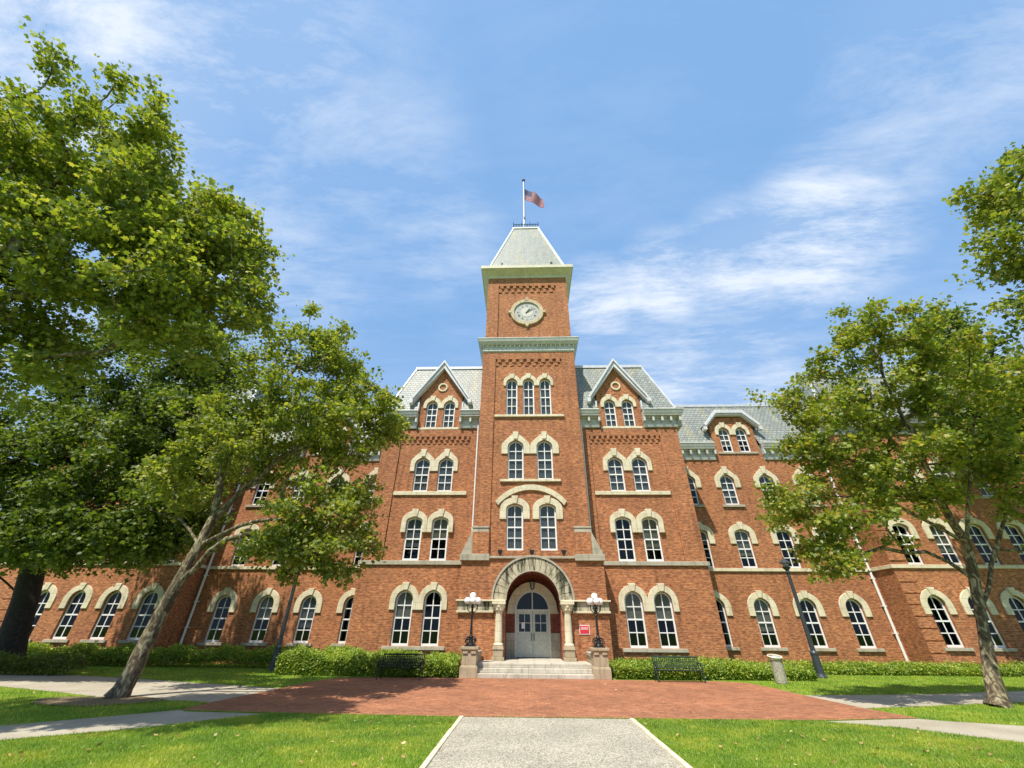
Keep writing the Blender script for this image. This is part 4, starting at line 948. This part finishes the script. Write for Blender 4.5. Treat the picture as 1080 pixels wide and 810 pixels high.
for k in range(0, 13, 2):
    q = fpatch(0.0 if k > 6 else 0.4, 1.0, k/13, (k+1)/13, 0.010, '', None); rm.add(q.v, q.f)
rm.build('stripe', M_['flag_red'], flag, smooth=True)
fpatch(0, 0.4, 0, 7/13, 0.012, '', None).build('canton', M_['flag_blue'], flag, smooth=True)
sm = MB()
for r_ in range(9):
    for c_ in range(6 if r_%2 == 0 else 5):
        u = (0.035+c_*0.066+(0.033 if r_%2 else 0)); v = (0.045+r_*0.058)
        p = fpt(u, v)
        for sg in (-1, 1):
            pts = []
            for i in range(10):
                rr = 0.026 if i%2 == 0 else 0.010; a = PI/2+i*PI/5; pts.append((p[0]+rr*math.cos(a), p[1]+sg*0.02, p[2]+rr*math.sin(a)))
            sm.add(pts, [tuple(range(10))])
sm.build('star', M_['flag_white'], flag)

# ------------------------------------------------------------------ ground
def sheet(name, poly, z, mat, kind='structure', label=None):
    bm = bmesh.new(); vs = [bm.verts.new((x, y, z)) for x, y in poly]
    f = bm.faces.new(vs)
    if f.normal.z < 0: f.normal_flip()
    bmesh.ops.triangulate(bm, faces=bm.faces[:])
    me = bpy.data.meshes.new(name); bm.to_mesh(me); bm.free(); me.materials.append(mat)
    o = bpy.data.objects.new(name, me); COL.objects.link(o); tag(o, label=label, kind=kind); return o
sheet('ground', [(-600,-600),(600,-600),(600,600),(-600,600)], 0.0, M_['lawn'], label='green lawn around the hall')
PLAZA = [(-9.0,-4.3),(-9.6,-6.4),(-9.75,-9.1),(-10.0,-12.0),(-9.9,-13.25),(-7.4,-13.42),(-2.26,-13.6),(2.36,-13.5),(7.07,-13.42),(10.1,-12.85),(9.75,-11.25),(9.6,-8.6),(9.6,-6.4),(9.4,-4.6),(8.4,-4.0),(3.56,-3.95),(3.56,-3.0),(-3.56,-3.0),(-3.56,-3.9)]
sheet('brick_plaza', PLAZA, 0.012, M_['paver'], label='red brick paved forecourt before the steps')
PATH = [(-2.05,-40),(2.22,-40),(2.30,-13.58),(-2.18,-13.62)]
sheet('path', PATH, 0.008, M_['pebble'], label='pebbled concrete path leading to the forecourt')
WA = [(-60,-0.5),(-26,-3.7),(-22.7,-4.3),(-17.3,-5.8),(-12.7,-7.4),(-9.55,-8.4),(-9.85,-11.9),(-10.9,-11.6),(-13.2,-11.5),(-16.6,-10.1),(-20.2,-8.8),(-60,-4)]
WB = [(-9.9,-13.1),(-9.7,-13.38),(-7.3,-13.56),(-9.1,-15.5),(-10.9,-16.8),(-30,-31),(-31,-28),(-12.4,-15.5),(-11.2,-14.4)]
RA = [(9.5,-8.5),(12.3,-8.1),(15.5,-7.5),(19.5,-6.3),(60,6),(60,1),(16.2,-9.5),(13,-10.4),(10.8,-11.0),(9.7,-11.3)]
RB = [(7.1,-13.5),(10.0,-12.9),(10.5,-13.2),(11.9,-13.7),(14,-14.8),(34,-26),(32,-29),(10,-15.6),(8.6,-14.2)]
for i, (pl, lb) in enumerate(((WA,'concrete walk left beyond the leaning sycamore'),(WB,'concrete walk at the lower left'),(RA,'concrete walk right beyond the sycamore'),(RB,'concrete walk at the lower right'))):
    sheet('walkway', pl, 0.004, M_['concrete'], label=lb)
for (x0, x1) in ((-2.30, -2.05), (2.22, 2.48)):
    m = MB(); n = 60; xb0 = x0-0.10 if x0 < 0 else x0+0.06
    for i in range(11):
        ya0, yb0 = -13.62-i*1.6, -13.62-(i+1)*1.6+0.02
        q_ = random.uniform(-0.012, 0.012); xk = (x0+0.13 if x0 < 0 else x0)+q_; m.frus(xk, xk+0.11, yb0, ya0, 0, xk+0.01, xk+0.10, yb0, ya0, 0.03+0.015*random.random())
    k = m.build('kerb', M_['stone'], None); tag(k, 'thin pale edging stones on the %s side of the path' % ('left' if x0 < 0 else 'right'), kind='structure')
sheet('soil', [(-13.6+1.9*math.cos(a)*(1+0.15*math.sin(3*a)), -11.9+0.95*math.sin(a)*(1+0.1*math.cos(5*a))) for a in [i*PI/14 for i in range(28)]], 0.016, M_['mulch'], label='bare soil at the foot of the leaning sycamore')

def inpoly(P, poly):
    x, y = P[:,0], P[:,1]; ins = np.zeros(len(P), bool); n = len(poly); j = n-1
    for i in range(n):
        xi, yi = poly[i]; xj, yj = poly[j]
        c = ((yi > y) != (yj > y)) & (x < (xj-xi)*(y-yi)/(yj-yi+1e-12)+xi); ins ^= c; j = i
    return ins
def grass_patch(n, x0, x1, y0, y1):
    P = np.column_stack([RNG.uniform(x0, x1, n), RNG.uniform(y0, y1, n)])
    bad = inpoly(P, PLAZA)|inpoly(P, PATH)|inpoly(P, WA)|inpoly(P, WB)|inpoly(P, RA)|inpoly(P, RB)|((np.abs(P[:,0]) < 10.9) & (P[:,1] > -4))
    bad |= (np.hypot((P[:,0]+13.6)/1.7, (P[:,1]+11.9)/0.85) < 1)&(RNG.random(n) < 0.92)
    return P[~bad]
def blades(P, h, wd):
    n = len(P); a = RNG.uniform(0, 2*PI, n); hh = h*RNG.uniform(0.5, 1.3, n); lean = RNG.normal(0, 0.45, (n,2))*hh[:,None]
    base = np.column_stack([P, np.zeros(n)]); dx = np.column_stack([np.cos(a), np.sin(a), np.zeros(n)])*(wd/2)
    tip = base+np.column_stack([lean, hh])
    V = np.stack([base-dx, base+dx, tip], 1).reshape(-1,3); return V
V = np.concatenate([blades(grass_patch(420000, -11, 11.5, -19.2, -13.2), 0.036, 0.009), blades(grass_patch(60000, -20, 20, -15, -9), 0.055, 0.016), blades(grass_patch(90000, -30, 30, -9, 1), 0.06, 0.022), blades(grass_patch(30000, -22, 22, -19, -12), 0.06, 0.018)])
g = np_mesh('grass', V, np.arange(len(V)), np.full(len(V)//3, 3), M_['blade']); tag(g, 'short mown green grass of the lawns', 'grass', kind='stuff')
P = np.concatenate([grass_patch(330, -11, 11, -18.5, -13.4), grass_patch(160, -20, 18, -13, -2)])
P = np.concatenate([P, np.column_stack([RNG.uniform(-9, 9, 26), RNG.uniform(-13, -5, 26)])])
fl = leaves('fallen_leaf', np.column_stack([P, np.full(len(P), 0.055)]), 0.085, M_['dead_leaf'], SIMPLE, None, 0, 2.0); tag(fl, 'scattered dry brown leaves on the lawns', 'fallen leaves', kind='stuff')

# ------------------------------------------------------------------ hedges
def hedge(name, label, cat, x0, x1, yf, yb, h, size, n, mat='leaf_hedge', rag=0.12, group='shrubs along the foot of the hall', hfun=None):
    e = empty(name, ((x0+x1)/2, (yf+yb)/2, 0), label, cat, group)
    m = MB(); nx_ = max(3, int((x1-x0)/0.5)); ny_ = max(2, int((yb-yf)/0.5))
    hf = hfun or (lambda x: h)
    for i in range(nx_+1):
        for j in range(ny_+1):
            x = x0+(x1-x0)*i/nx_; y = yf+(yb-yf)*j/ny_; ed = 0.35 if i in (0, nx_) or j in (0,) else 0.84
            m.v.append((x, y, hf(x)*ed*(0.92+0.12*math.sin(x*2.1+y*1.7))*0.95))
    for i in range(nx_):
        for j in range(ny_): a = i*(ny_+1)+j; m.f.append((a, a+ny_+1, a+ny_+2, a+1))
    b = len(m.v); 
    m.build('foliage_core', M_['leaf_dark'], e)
    u = RNG.random(n); top = RNG.random(n) < 0.62
    x = RNG.uniform(x0, x1, n); y = np.where(top, RNG.uniform(yf, yb, n), yf+RNG.exponential(0.10, n))
    H = np.array([hf(q) for q in x])*(0.90+0.12*np.sin(x*2.1+y*1.7)+0.07*np.sin(x*6.3+y*4)+RNG.normal(0, rag*0.6, n))
    edge = np.clip((y-yf)/0.35, 0.0, 1)**0.5
    z = np.where(top, H*(0.55+0.45*edge)-RNG.exponential(0.05, n), H*RNG.uniform(0.02, 0.95, n))
    y = np.where(top, y, y-0.10*np.sin(z/h*PI))
    keep = (((x > x0+0.02) & (x < x1-0.02)))
    leaves('foliage', np.column_stack([x, y, np.maximum(z, 0.03)])[keep], size, M_[mat], SIMPLE, e, 0.1, 0.5)
    return e
hedge('hedge', 'leafy green hedge behind the left bench', 'hedge', -12.6, -3.75, -3.55, -0.2, 1.1, 0.10, 34000, rag=0.10, hfun=lambda x: 0.76+0.035*abs(x+3.7))
hedge('hedge', 'low green hedge behind the right bench', 'hedge', 3.75, 8.3, -3.6, -0.15, 0.75, 0.10, 15000, rag=0.10, hfun=lambda x: 0.60+0.03*(x-3.7))
hedge('groundcover', 'low leafy groundcover between the right bench and the concrete bin', 'shrub', 8.3, 13.2, -3.4, 1.2, 0.7, 0.10, 15000, rag=0.2, hfun=lambda x: 0.74-0.07*(x-8.3))
hedge('hedge', 'long green hedge under the left wing windows', 'hedge', -33, -12.7, 0.1, 1.4, 1.1, 0.11, 26000, rag=0.1, hfun=lambda x: 0.98)
hedge('groundcover', 'low groundcover strip under the right wing windows', 'shrub', 13.2, 34, 0.0, 1.4, 0.55, 0.10, 20000, rag=0.22, hfun=lambda x: 0.52)
hedge('shrub', 'dark rounded shrub row in front of the big dark tree trunk', 'shrub', -34, -21.5, -4.9, -3.95, 0.75, 0.11, 12000, mat='leaf_dark', rag=0.2, hfun=lambda x: 0.7)

# ------------------------------------------------------------------ lamp posts
def lamp_post(x, y, label):
    e = empty('lamp_post', (x, y, 0), label, 'lamp post', 'dark lamp posts on the lawn')
    m = MB(); m._lathe([(0.27,0),(0.27,0.05),(0.22,0.10),(0.19,0.18),(0.165,0.95),(0.18,0.98),(0.18,1.06),(0.12,1.14)], x, y, 14, True); m.build('base', M_['grey_iron'], e)
    m = MB(); m._lathe([(0.115,1.14),(0.085,4.75)], x, y, 12, True); m.build('pole', M_['grey_iron'], e)
    m = MB(); m._lathe([(0.09,4.75),(0.13,4.80),(0.13,4.86),(0.08,4.92),(0.20,5.05),(0.22,5.09)], x, y, 12, True); m.build('collar', M_['grey_iron'], e)
    m = MB(); m._lathe([(0.13,5.09),(0.15,5.22),(0.16,5.30)], x, y, 16, True); m.build('lens', M_['clock_grey'], e, smooth=True)
    m = MB(); m._lathe([(0.30,5.30),(0.29,5.34),(0.16,5.44),(0.05,5.52),(0.03,5.60)], x, y, 16, True); m.build('cap', M_['grey_iron'], e)
lamp_post(14.40, -1.75, 'tall dark lamp post on the lawn right of the concrete bin')
lamp_post(-14.05, -1.0, 'tall dark lamp post before the left wing hedge')

# ------------------------------------------------------------------ bin
e = empty('litter_bin', (10.9, -4.6, 0), 'ribbed pale concrete litter bin on the grass by the forecourt', 'litter bin')
m = MB(); x, y = 10.92, -4.6
seg = 36; prof = [(0.225, 0.0), (0.24, 0.04), (0.245, 0.84), (0.27, 0.88)]
b = len(m.v)
for r_, z in prof:
    for j in range(seg):
        t = 2*PI*j/seg; rr = r_*(0.94 if j % 6 in (0,) and 0.03 < z < 0.82 else 1); m.v.append((x+rr*math.cos(t), y+rr*math.sin(t), z))
for i in range(len(prof)-1):
    for j in range(seg): j2 = (j+1)%seg; m.f.append((b+i*seg+j, b+i*seg+j2, b+(i+1)*seg+j2, b+(i+1)*seg+j))
m.build('bin_body', M_['pebble'], e)
m = MB(); m._lathe([(0.28,0.88),(0.29,0.94),(0.22,0.97)], x, y, 28, True); m.build('bin_lid', M_['grey_stone'], e)
m = MB(); m.tube([(x+0.28*math.cos(t), y+0.28*math.sin(t), 1.00-0.06*math.sin(t)*-1) for t in [i*2*PI/28 for i in range(29)]], 0.028, 6); m.build('rim', M_['stone'], e)
m = MB(); m._lathe([(0.25,0.95),(0.20,1.02),(0.0001,1.05)], x, y, 20, False); m.build('ash_tray', M_['clock_grey'], e)

# ------------------------------------------------------------------ benches
def bench(xc, y, width, mat, rot, label):
    e = empty('park_bench', (xc, y, 0), label, 'bench', 'metal benches facing the forecourt')
    hw = width/2; mt = M_[mat]; T = lambda p: p
    def mbx(): return MB()
    def emit(m, nm):
        c_, s_ = math.cos(rot), math.sin(rot)
        m.v = [(xc+px*c_-py*s_, y+px*s_+py*c_, pz) for px, py, pz in m.v]; return m.build(nm, mt, e)
    m = mbx()
    for k in range(8): m.tube([(-hw, 0.02+k*0.062, 0.46-0.018*math.sin(k/7*PI)-k*0.004), (hw, 0.02+k*0.062, 0.46-0.018*math.sin(k/7*PI)-k*0.004)], 0.021, 6)
    emit(m, 'seat')
    m = mbx(); top = 0.93
    def bp(u, z): return (u, 0.50+(z-0.45)*0.28, z)
    m.tube([bp(-hw, top), bp(hw, top)], 0.03, 8); m.tube([bp(-hw, 0.52), bp(hw, 0.52)], 0.022, 6); m.tube([bp(-hw, 0.84), bp(hw, 0.84)], 0.014, 6)
    n = 22
    for i in range(n+1):
        u = -hw+2*hw*i/n; m.tube([bp(u, 0.52), bp(u, top)], 0.011, 4)
        if i < n: u1 = -hw+2*hw*(i+1)/n; m.tube([bp(u, 0.53), bp(u1, 0.83)], 0.009, 4); m.tube([bp(u1, 0.53), bp(u, 0.83)], 0.009, 4)
    ax = [(0.16*math.cos(t), 0.70+0.085*math.sin(t)) for t in [i*2*PI/18 for i in range(19)]]; m.tube([bp(a_, z_) for a_, z_ in ax], 0.014, 5)
    emit(m, 'backrest')
    for s in (-1, 1):
        m = mbx(); x = s*hw
        m.tube([(x, -0.04, 0.0), (x, 0.0, 0.25), (x, 0.0, 0.46)], 0.026, 6); emit(m, 'leg')
        m = mbx(); m.tube([(x, 0.62, 0.0), (x, 0.50, 0.25), bp(x, 0.46), bp(x, top)], 0.026, 6); emit(m, 'leg')
        m = mbx(); m.tube([bp(x, 0.72), (x, 0.40, 0.70), (x, 0.10, 0.70), (x, -0.03, 0.66), (x, -0.06, 0.58), (x, 0.0, 0.50)], 0.024, 6)
        m.tube([(x, 0.18+0.08*math.cos(t), 0.58+0.08*math.sin(t)) for t in [i*0.6 for i in range(11)]], 0.014, 5); m.tube([(x, 0.0, 0.28), (x, 0.25, 0.36), (x, 0.5, 0.28)], 0.016, 5); emit(m, 'armrest')
bench(-6.15, -5.0, 1.92, 'iron', 0.0, 'black metal bench left of the steps')
bench(6.45, -4.85, 2.0, 'green_iron', -0.05, 'dark green metal bench right of the steps')

# ------------------------------------------------------------------ trees
def tree(name, label, loc, trunk, limbs, lobes, nclu, leaf, nleaf, leafmat, barkmat, group=None, shape=LOBED, clus_r=0.55, lod=False, rmin=0.012, seed=1):
    """trunk: [(x,y,z,r)...] in world space; limbs: list of polylines of (x,y,z); lobes: (cx,cy,cz,rx,ry,rz,weight)"""
    rng = np.random.default_rng(seed)
    e = empty(name, loc, label, 'tree', group)
    nodes = [np.array(p[:3], float) for p in trunk]; par = [i-1 for i in range(len(nodes))]
    baser = [p[3] for p in trunk]; fixed = {i: p[3] for i, p in enumerate(trunk)}
    def addchain(start, pts, step=0.6):
        cur = start
        for p in pts:
            p = np.array(p, float); a = nodes[cur]; d = np.linalg.norm(p-a); k = max(1, int(d/step))
            for i in range(1, k+1):
                q = a+(p-a)*i/k
                if i < k: q = q+rng.normal(0, 0.05, 3)
                nodes.append(q); par.append(cur); cur = len(nodes)-1
        return cur
    for st_, pts in limbs: addchain(st_, pts)
    W = np.array([l[6] for l in lobes], float); W /= W.sum()
    C = []
    SP = rng.normal(size=(len(lobes), 7, 3)); SP /= np.linalg.norm(SP, axis=2)[:,:,None]
    while len(C) < nclu:
        li = rng.choice(len(lobes), p=W); l = lobes[li]
        d = rng.normal(size=3); d /= np.linalg.norm(d)
        amp = 0.74+0.56*np.max(np.clip(SP[li]@d, 0, 1)**5)       # boughs reach out, hollows lie between them
        r = rng.uniform(0.15, 1)**0.5*amp
        C.append(np.array(l[:3])+d*r*np.array(l[3:6]))
    C = np.array(C)
    tp = np.array(trunk[-1][:3]); C = C[np.argsort(np.linalg.norm((C-tp)*[1,1,0.8], axis=1))]
    ends = []
    for c in C:
        A = np.array(nodes); d = np.linalg.norm(A-c, axis=1)
        pen = np.where(A[:,2] > c[2]+0.3, 1.0, 0)+np.where(np.arange(len(A)) < len(trunk)-2, 4.0, 0)
        j = int(np.argmin(d+pen)); a = nodes[j]; L_ = np.linalg.norm(c-a); k = max(1, int(L_/0.5))
        mid = (a+c)/2+rng.normal(0, 0.12*L_, 3)*[1,1,0.6]-[0,0,0.06*L_]; cur = j
        for i in range(1, k+1):
            t = i/k; q = (1-t)**2*a+2*t*(1-t)*mid+t*t*c
            nodes.append(q); par.append(cur); cur = len(nodes)-1
        ends.append(cur)
    n = len(nodes); acc = np.zeros(n)
    for i in ends: acc[i] += rmin**2.2*3
    for i in range(n-1, 0, -1):
        acc[i] = max(acc[i], rmin**2.2)
        acc[par[i]] += acc[i]
    rad = acc**(1/2.2)
    top = rad[len(trunk)-1]; sc = min(1.6, trunk[-1][3]/max(top, 1e-6)); 
    rad = np.maximum(rad*sc, rmin*0.8)
    for i, r_ in fixed.items(): rad[i] = r_
    kids = [[] for _ in range(n)]
    for i in range(1, n): kids[par[i]].append(i)
    m = MB()
    seen = set()
    starts = [(0, None)]
    while starts:
        s0, pr = starts.pop(); chain = ([pr] if pr is not None else [])+[s0]; cur = s0
        while kids[cur]:
            ks = sorted(kids[cur], key=lambda q: -rad[q]) if cur >= len(trunk)-1 else sorted(kids[cur], key=lambda q: (0 if q == cur+1 else 1, -rad[q]))
            for q in ks[1:]: starts.append((q, cur))
            cur = ks[0]; chain.append(cur)
        if len(chain) < 2: continue
        rr = [rad[q] for q in chain]
        if pr is not None: rr[0] = min(rr[0], rr[1]*1.15)
        big = max(rr)
        m.tube([nodes[q] for q in chain], rr, 14 if big > 0.15 else (7 if big > 0.05 else 4), False)
    V_ = np.array(m.v); lowm = V_[:,2] < 1.1; t0 = np.array(trunk[0][:2])
    dx = V_[:,0]-t0[0]; dy = V_[:,1]-t0[1]; th = np.arctan2(dy, dx); dist = np.hypot(dx, dy)
    k_ = np.where(lowm & (dist < 1.4), 1+0.30*np.clip(1-V_[:,2]/0.8, 0, 1)**1.6*np.maximum(0, np.sin(3*th+seed))**2, 1)
    V_[:,0] = t0[0]+dx*k_; V_[:,1] = t0[1]+dy*k_
    V_[:,0] += 0.022*np.sin(V_[:,2]*9+th*3)+0.01*np.sin(V_[:,2]*23+th*5); V_[:,1] += 0.022*np.sin(V_[:,2]*7.3+th*4); V_[lowm & (V_[:,2] < 0.02), 2] = -0.05
    m.v = [tuple(q) for q in V_]
    t0 = trunk[0]
    m.build('trunk', barkmat, e, smooth=True)
    P = []
    for c in C:
        k = int(nleaf*rng.uniform(0.4, 1.5)); o = c-tp; o = o/(np.linalg.norm(o)+1e-6)
        for q in range(3):                                   # each cluster is three short leafy twigs
            d = o*0.7+rng.normal(0, 0.55, 3); d[2] *= 0.6; d /= np.linalg.norm(d); ln = clus_r*rng.uniform(0.7, 1.5); kk = max(3, k//3)
            t = rng.uniform(-0.35, 1.0, kk)[:,None]; sp = rng.normal(0, 0.20*clus_r/0.62, (kk,3))*[1,1,0.65]*(1.1-0.4*t)
            P.append(c+d*ln*t+sp-[0,0,0.12]*t**2)
    # some leaves along outer branches
    leaves('crown', np.concatenate(P), leaf, leafmat, shape, e, 0.45, 0.45)
    return e
SYC = 'sycamore trees framing the hall'
# leaning sycamore on the left
tree('sycamore_tree', 'leaning sycamore with mottled bark beside the left walks, crown over the left wing', (-13.5,-11.1,0),
 [(-13.55,-11.15,0.0,0.33),(-13.50,-11.12,0.25,0.27),(-13.44,-11.1,0.7,0.245),(-13.42,-11.08,1.3,0.225),(-13.30,-11.1,2.2,0.21),(-13.06,-11.12,3.3,0.195),(-12.85,-11.1,4.6,0.19),(-12.72,-11.1,5.6,0.17)],
 [(7, [(-12.9,-11.2,7.0),(-12.9,-11.4,8.4),(-12.1,-11.3,10.6),(-11.4,-11.2,12.8)]), (7, [(-12.0,-11.0,6.8),(-10.8,-11,8.2),(-8.6,-10.8,9.4)]),
  (6, [(-11.3,-11.4,5.3),(-9.8,-11.6,5.5),(-8.3,-11.7,5.2)]), (6, [(-14.1,-11.0,5.6),(-15.6,-11.0,6.0)]), (7, [(-13.7,-10.4,7.0),(-14.3,-9.6,9.5),(-14.6,-9.2,12.0)]), (5, [(-11.4,-11.7,4.75),(-9.8,-12.0,4.9)])],
 [(-10.6,-11.2,11.8,2.9,2.6,3.2,3.0),(-8.3,-11.0,9.6,2.7,2.3,1.7,1.8),(-8.6,-11.3,5.9,2.7,2.2,1.7,2.0),(-12.0,-10.6,9.0,2.6,2.6,2.6,1.2),(-14.6,-10.6,8.2,2.6,2.6,3.2,2.0),(-7.9,-11.6,4.5,1.2,1.2,0.9,0.5),(-11.0,-11.0,14.3,1.6,1.5,1.4,0.6),(-7.0,-11.2,10.2,1.5,1.3,0.9,0.5),(-9.4,-11.4,4.6,2.0,1.5,0.8,0.6)],
 330, 0.155, 150, M_['leaf'], M_['bark'], SYC, seed=3, clus_r=0.6)
# big near tree upper left (trunk outside the frame)
tree('sycamore_tree', 'tall sycamore filling the upper left corner, its trunk outside the picture', (-15.6,-20.0,0),
 [(-15.8,-20.1,0.0,0.55),(-15.7,-20,0.4,0.42),(-15.6,-20,3.0,0.36),(-15.5,-19.9,6.5,0.31),(-15.3,-19.7,9.0,0.26),(-15.0,-19.6,11.5,0.20)],
 [(5, [(-14.4,-19.4,13.5),(-13.9,-19.6,16.2)]), (5, [(-13.4,-19.2,12.6),(-11.6,-18.9,13.8)]), (4, [(-13.6,-18.9,10.2),(-11.8,-18.4,11.2)]), (4, [(-16.4,-20.2,11.2),(-17.2,-20.8,13.6)]), (3, [(-14.0,-18.9,7.8),(-12.5,-18.0,8.7)])],
 [(-14.4,-19.9,15.2,3.0,2.8,3.1,2.2),(-11.6,-18.9,13.0,2.6,2.4,2.6,1.9),(-10.8,-18.4,10.8,2.5,2.1,2.2,1.8),(-14.6,-19.0,11.2,3.0,2.4,2.8,1.6),(-17.0,-20.6,13.4,3.0,2.8,3.6,1.6),(-15.2,-18.6,8.2,2.4,2.0,2.0,1.0)],
 540, 0.14, 155, M_['leaf'], M_['bark'], SYC, seed=5)
# right sycamore
tree('sycamore_tree', 'sycamore with patchy bark between the right walks, crown over the right wing', (14.5,-10.5,0),
 [(14.50,-10.5,0.0,0.33),(14.55,-10.5,0.22,0.24),(14.75,-10.5,0.9,0.19),(15.22,-10.52,2.2,0.172),(15.70,-10.6,3.6,0.165),(15.95,-10.8,4.8,0.15)],
 [(5, [(15.4,-11.2,6.2),(15.2,-11.8,8.2),(15.0,-12.0,10.8),(15.3,-12.2,12.8)]), (5, [(14.5,-11.0,5.7),(13.0,-11.2,6.3),(11.6,-11.3,6.4)]), (4, [(14.3,-10.8,4.5),(12.6,-11.0,4.6),(11.5,-11.1,4.3)]), (3, [(16.8,-10.9,4.6),(17.9,-11.2,6.4),(19.0,-11.4,8.4)]), (5, [(16.6,-11.6,7.0),(17.6,-12.2,9.4)])],
 [(14.9,-12.2,11.3,3.2,2.6,2.7,2.8),(12.6,-11.6,8.6,2.6,2.4,2.0,2.0),(11.0,-11.4,5.9,2.0,1.9,1.5,1.3),(17.4,-12.2,10.0,3.0,2.6,3.0,2.4),(16.2,-11.6,7.6,3.0,2.5,1.5,1.4),(18.6,-12.0,6.8,2.0,2.0,1.7,0.8),(14.0,-11.4,6.6,1.7,1.6,1.1,0.6),(15.6,-12.6,13.4,2.0,1.8,1.5,0.9),(10.6,-11.3,4.5,1.4,1.2,0.8,0.6),(19.0,-11.8,5.2,2.4,1.8,0.9,0.7),(12.0,-11.6,10.4,1.6,1.6,1.2,0.6)],
 340, 0.15, 150, M_['leaf_warm'], M_['bark'], SYC, seed=8)
# near tree right edge
tree('sycamore_tree', 'sycamore reaching in at the upper right edge, its trunk outside the picture', (19.0,-19.5,0),
 [(19.2,-19.5,0.0,0.5),(19.2,-19.5,0.4,0.40),(19.1,-19.5,3.0,0.34),(19.0,-19.4,6.5,0.30),(18.8,-19.4,9.0,0.24),(18.6,-19.4,11.5,0.18)],
 [(5, [(17.6,-19.3,13.4)]), (4, [(16.8,-19.2,11.0),(15.2,-19.0,12.2)]), (5, [(16.4,-19.4,13.0)])],
 [(18.4,-19.4,14.3,2.7,2.5,2.8,1.4),(15.5,-19.2,13.6,2.0,1.7,1.9,1.4),(15.1,-18.8,11.4,1.7,1.6,1.5,1.2),(14.4,-18.6,9.3,1.7,1.5,1.2,1.1),(17.6,-18.6,9.6,2.4,2.0,1.6,0.8),(20.5,-19.6,12.0,2.5,2.4,3.0,1.0)],
 250, 0.14, 135, M_['leaf'], M_['bark'], SYC, seed=12)
# big dark tree far left
tree('shade_tree', 'massive dark-trunked tree by the left walk with low spreading limbs', (-26.8,-3.1,0),
 [(-26.75,-3.1,0.0,0.85),(-26.85,-3.1,0.5,0.66),(-27.05,-3.1,1.4,0.57),(-27.6,-3.1,3.2,0.53),(-28.1,-3.2,4.8,0.50),(-28.1,-3.4,6.6,0.42),(-27.6,-3.8,8.0,0.38),(-26.8,-4.4,10.5,0.30)],
 [(3, [(-29.4,-3.8,4.4),(-31.0,-4.6,5.4),(-32.5,-5.2,6.6)]), (4, [(-26.2,-4.2,5.4),(-23.6,-5.2,5.5),(-20.8,-6.2,5.7),(-18.4,-7.0,5.9)]), (6, [(-24.4,-5,9.6),(-20.8,-6,11.5)]), (7, [(-28.0,-5.2,13.0),(-28,-6,15.5)]), (7, [(-24.6,-5.6,13.5),(-23.0,-6.4,16.5)]), (5, [(-25.6,-5.6,7.4),(-22.5,-8.0,8.4)])],
 [(-23.5,-6.4,15.5,5.2,4.5,4.8,3.2),(-19.6,-6.6,12.2,3.4,3.2,4.0,2.2),(-28.0,-6.5,11.0,4.5,4.0,5.0,2.4),(-22.6,-8.2,9.4,4.6,3.2,3.2,2.2),(-18.8,-7.4,7.4,2.8,2.4,1.9,1.6),(-26.5,-7.6,6.8,4.0,3.0,1.9,1.5),(-20.5,-6.6,16.8,3.0,3.0,2.6,1.0),(-21.6,-8.4,6.3,2.4,1.8,0.9,0.8),(-19.4,-7.8,5.5,2.8,1.6,1.0,1.9),(-17.6,-7.6,6.2,2.0,1.5,1.2,1.2),(-23.0,-8.0,5.3,2.4,1.5,0.8,1.2),(-24.6,-8.0,5.4,2.6,1.6,0.8,0.8),(-17.5,-6.8,10.0,2.2,2.2,2.4,0.9),(-29.0,-8.0,8.6,3.6,2.6,3.6,1.6),(-27.0,-8.4,5.6,3.0,2.0,1.0,0.8)],
 900, 0.18, 160, M_['leaf_dark'], M_['dark_bark'], 'dense shade trees beside the hall', clus_r=0.85, seed=21)
tree('shade_tree', 'dark leafy tree behind the right sycamore, against the far right wall', (29.5,-3.5,0),
 [(29.5,-3.5,0.0,0.6),(29.5,-3.5,0.5,0.48),(29.5,-3.5,3.5,0.42),(29.4,-3.5,7.0,0.34),(29.3,-3.5,10.0,0.28)],
 [(4, [(27.5,-3.8,12.0)]), (4, [(30.5,-3.5,14.5)]), (4, [(29.0,-4.0,15.5)])],
 [(28.8,-4.2,16.0,3.6,3.0,4.8,2.6),(26.6,-4.2,12.2,2.5,2.2,2.6,1.2),(31.5,-4,13.0,3.4,3.2,4.8,1.8),(29.0,-4.0,20.0,2.3,2.2,2.2,0.8),(29.0,-5.0,9.6,3.6,2.2,1.8,1.0)],
 260, 0.25, 90, M_['leaf_dark'], M_['dark_bark'], 'dense shade trees beside the hall', clus_r=0.85, seed=31)
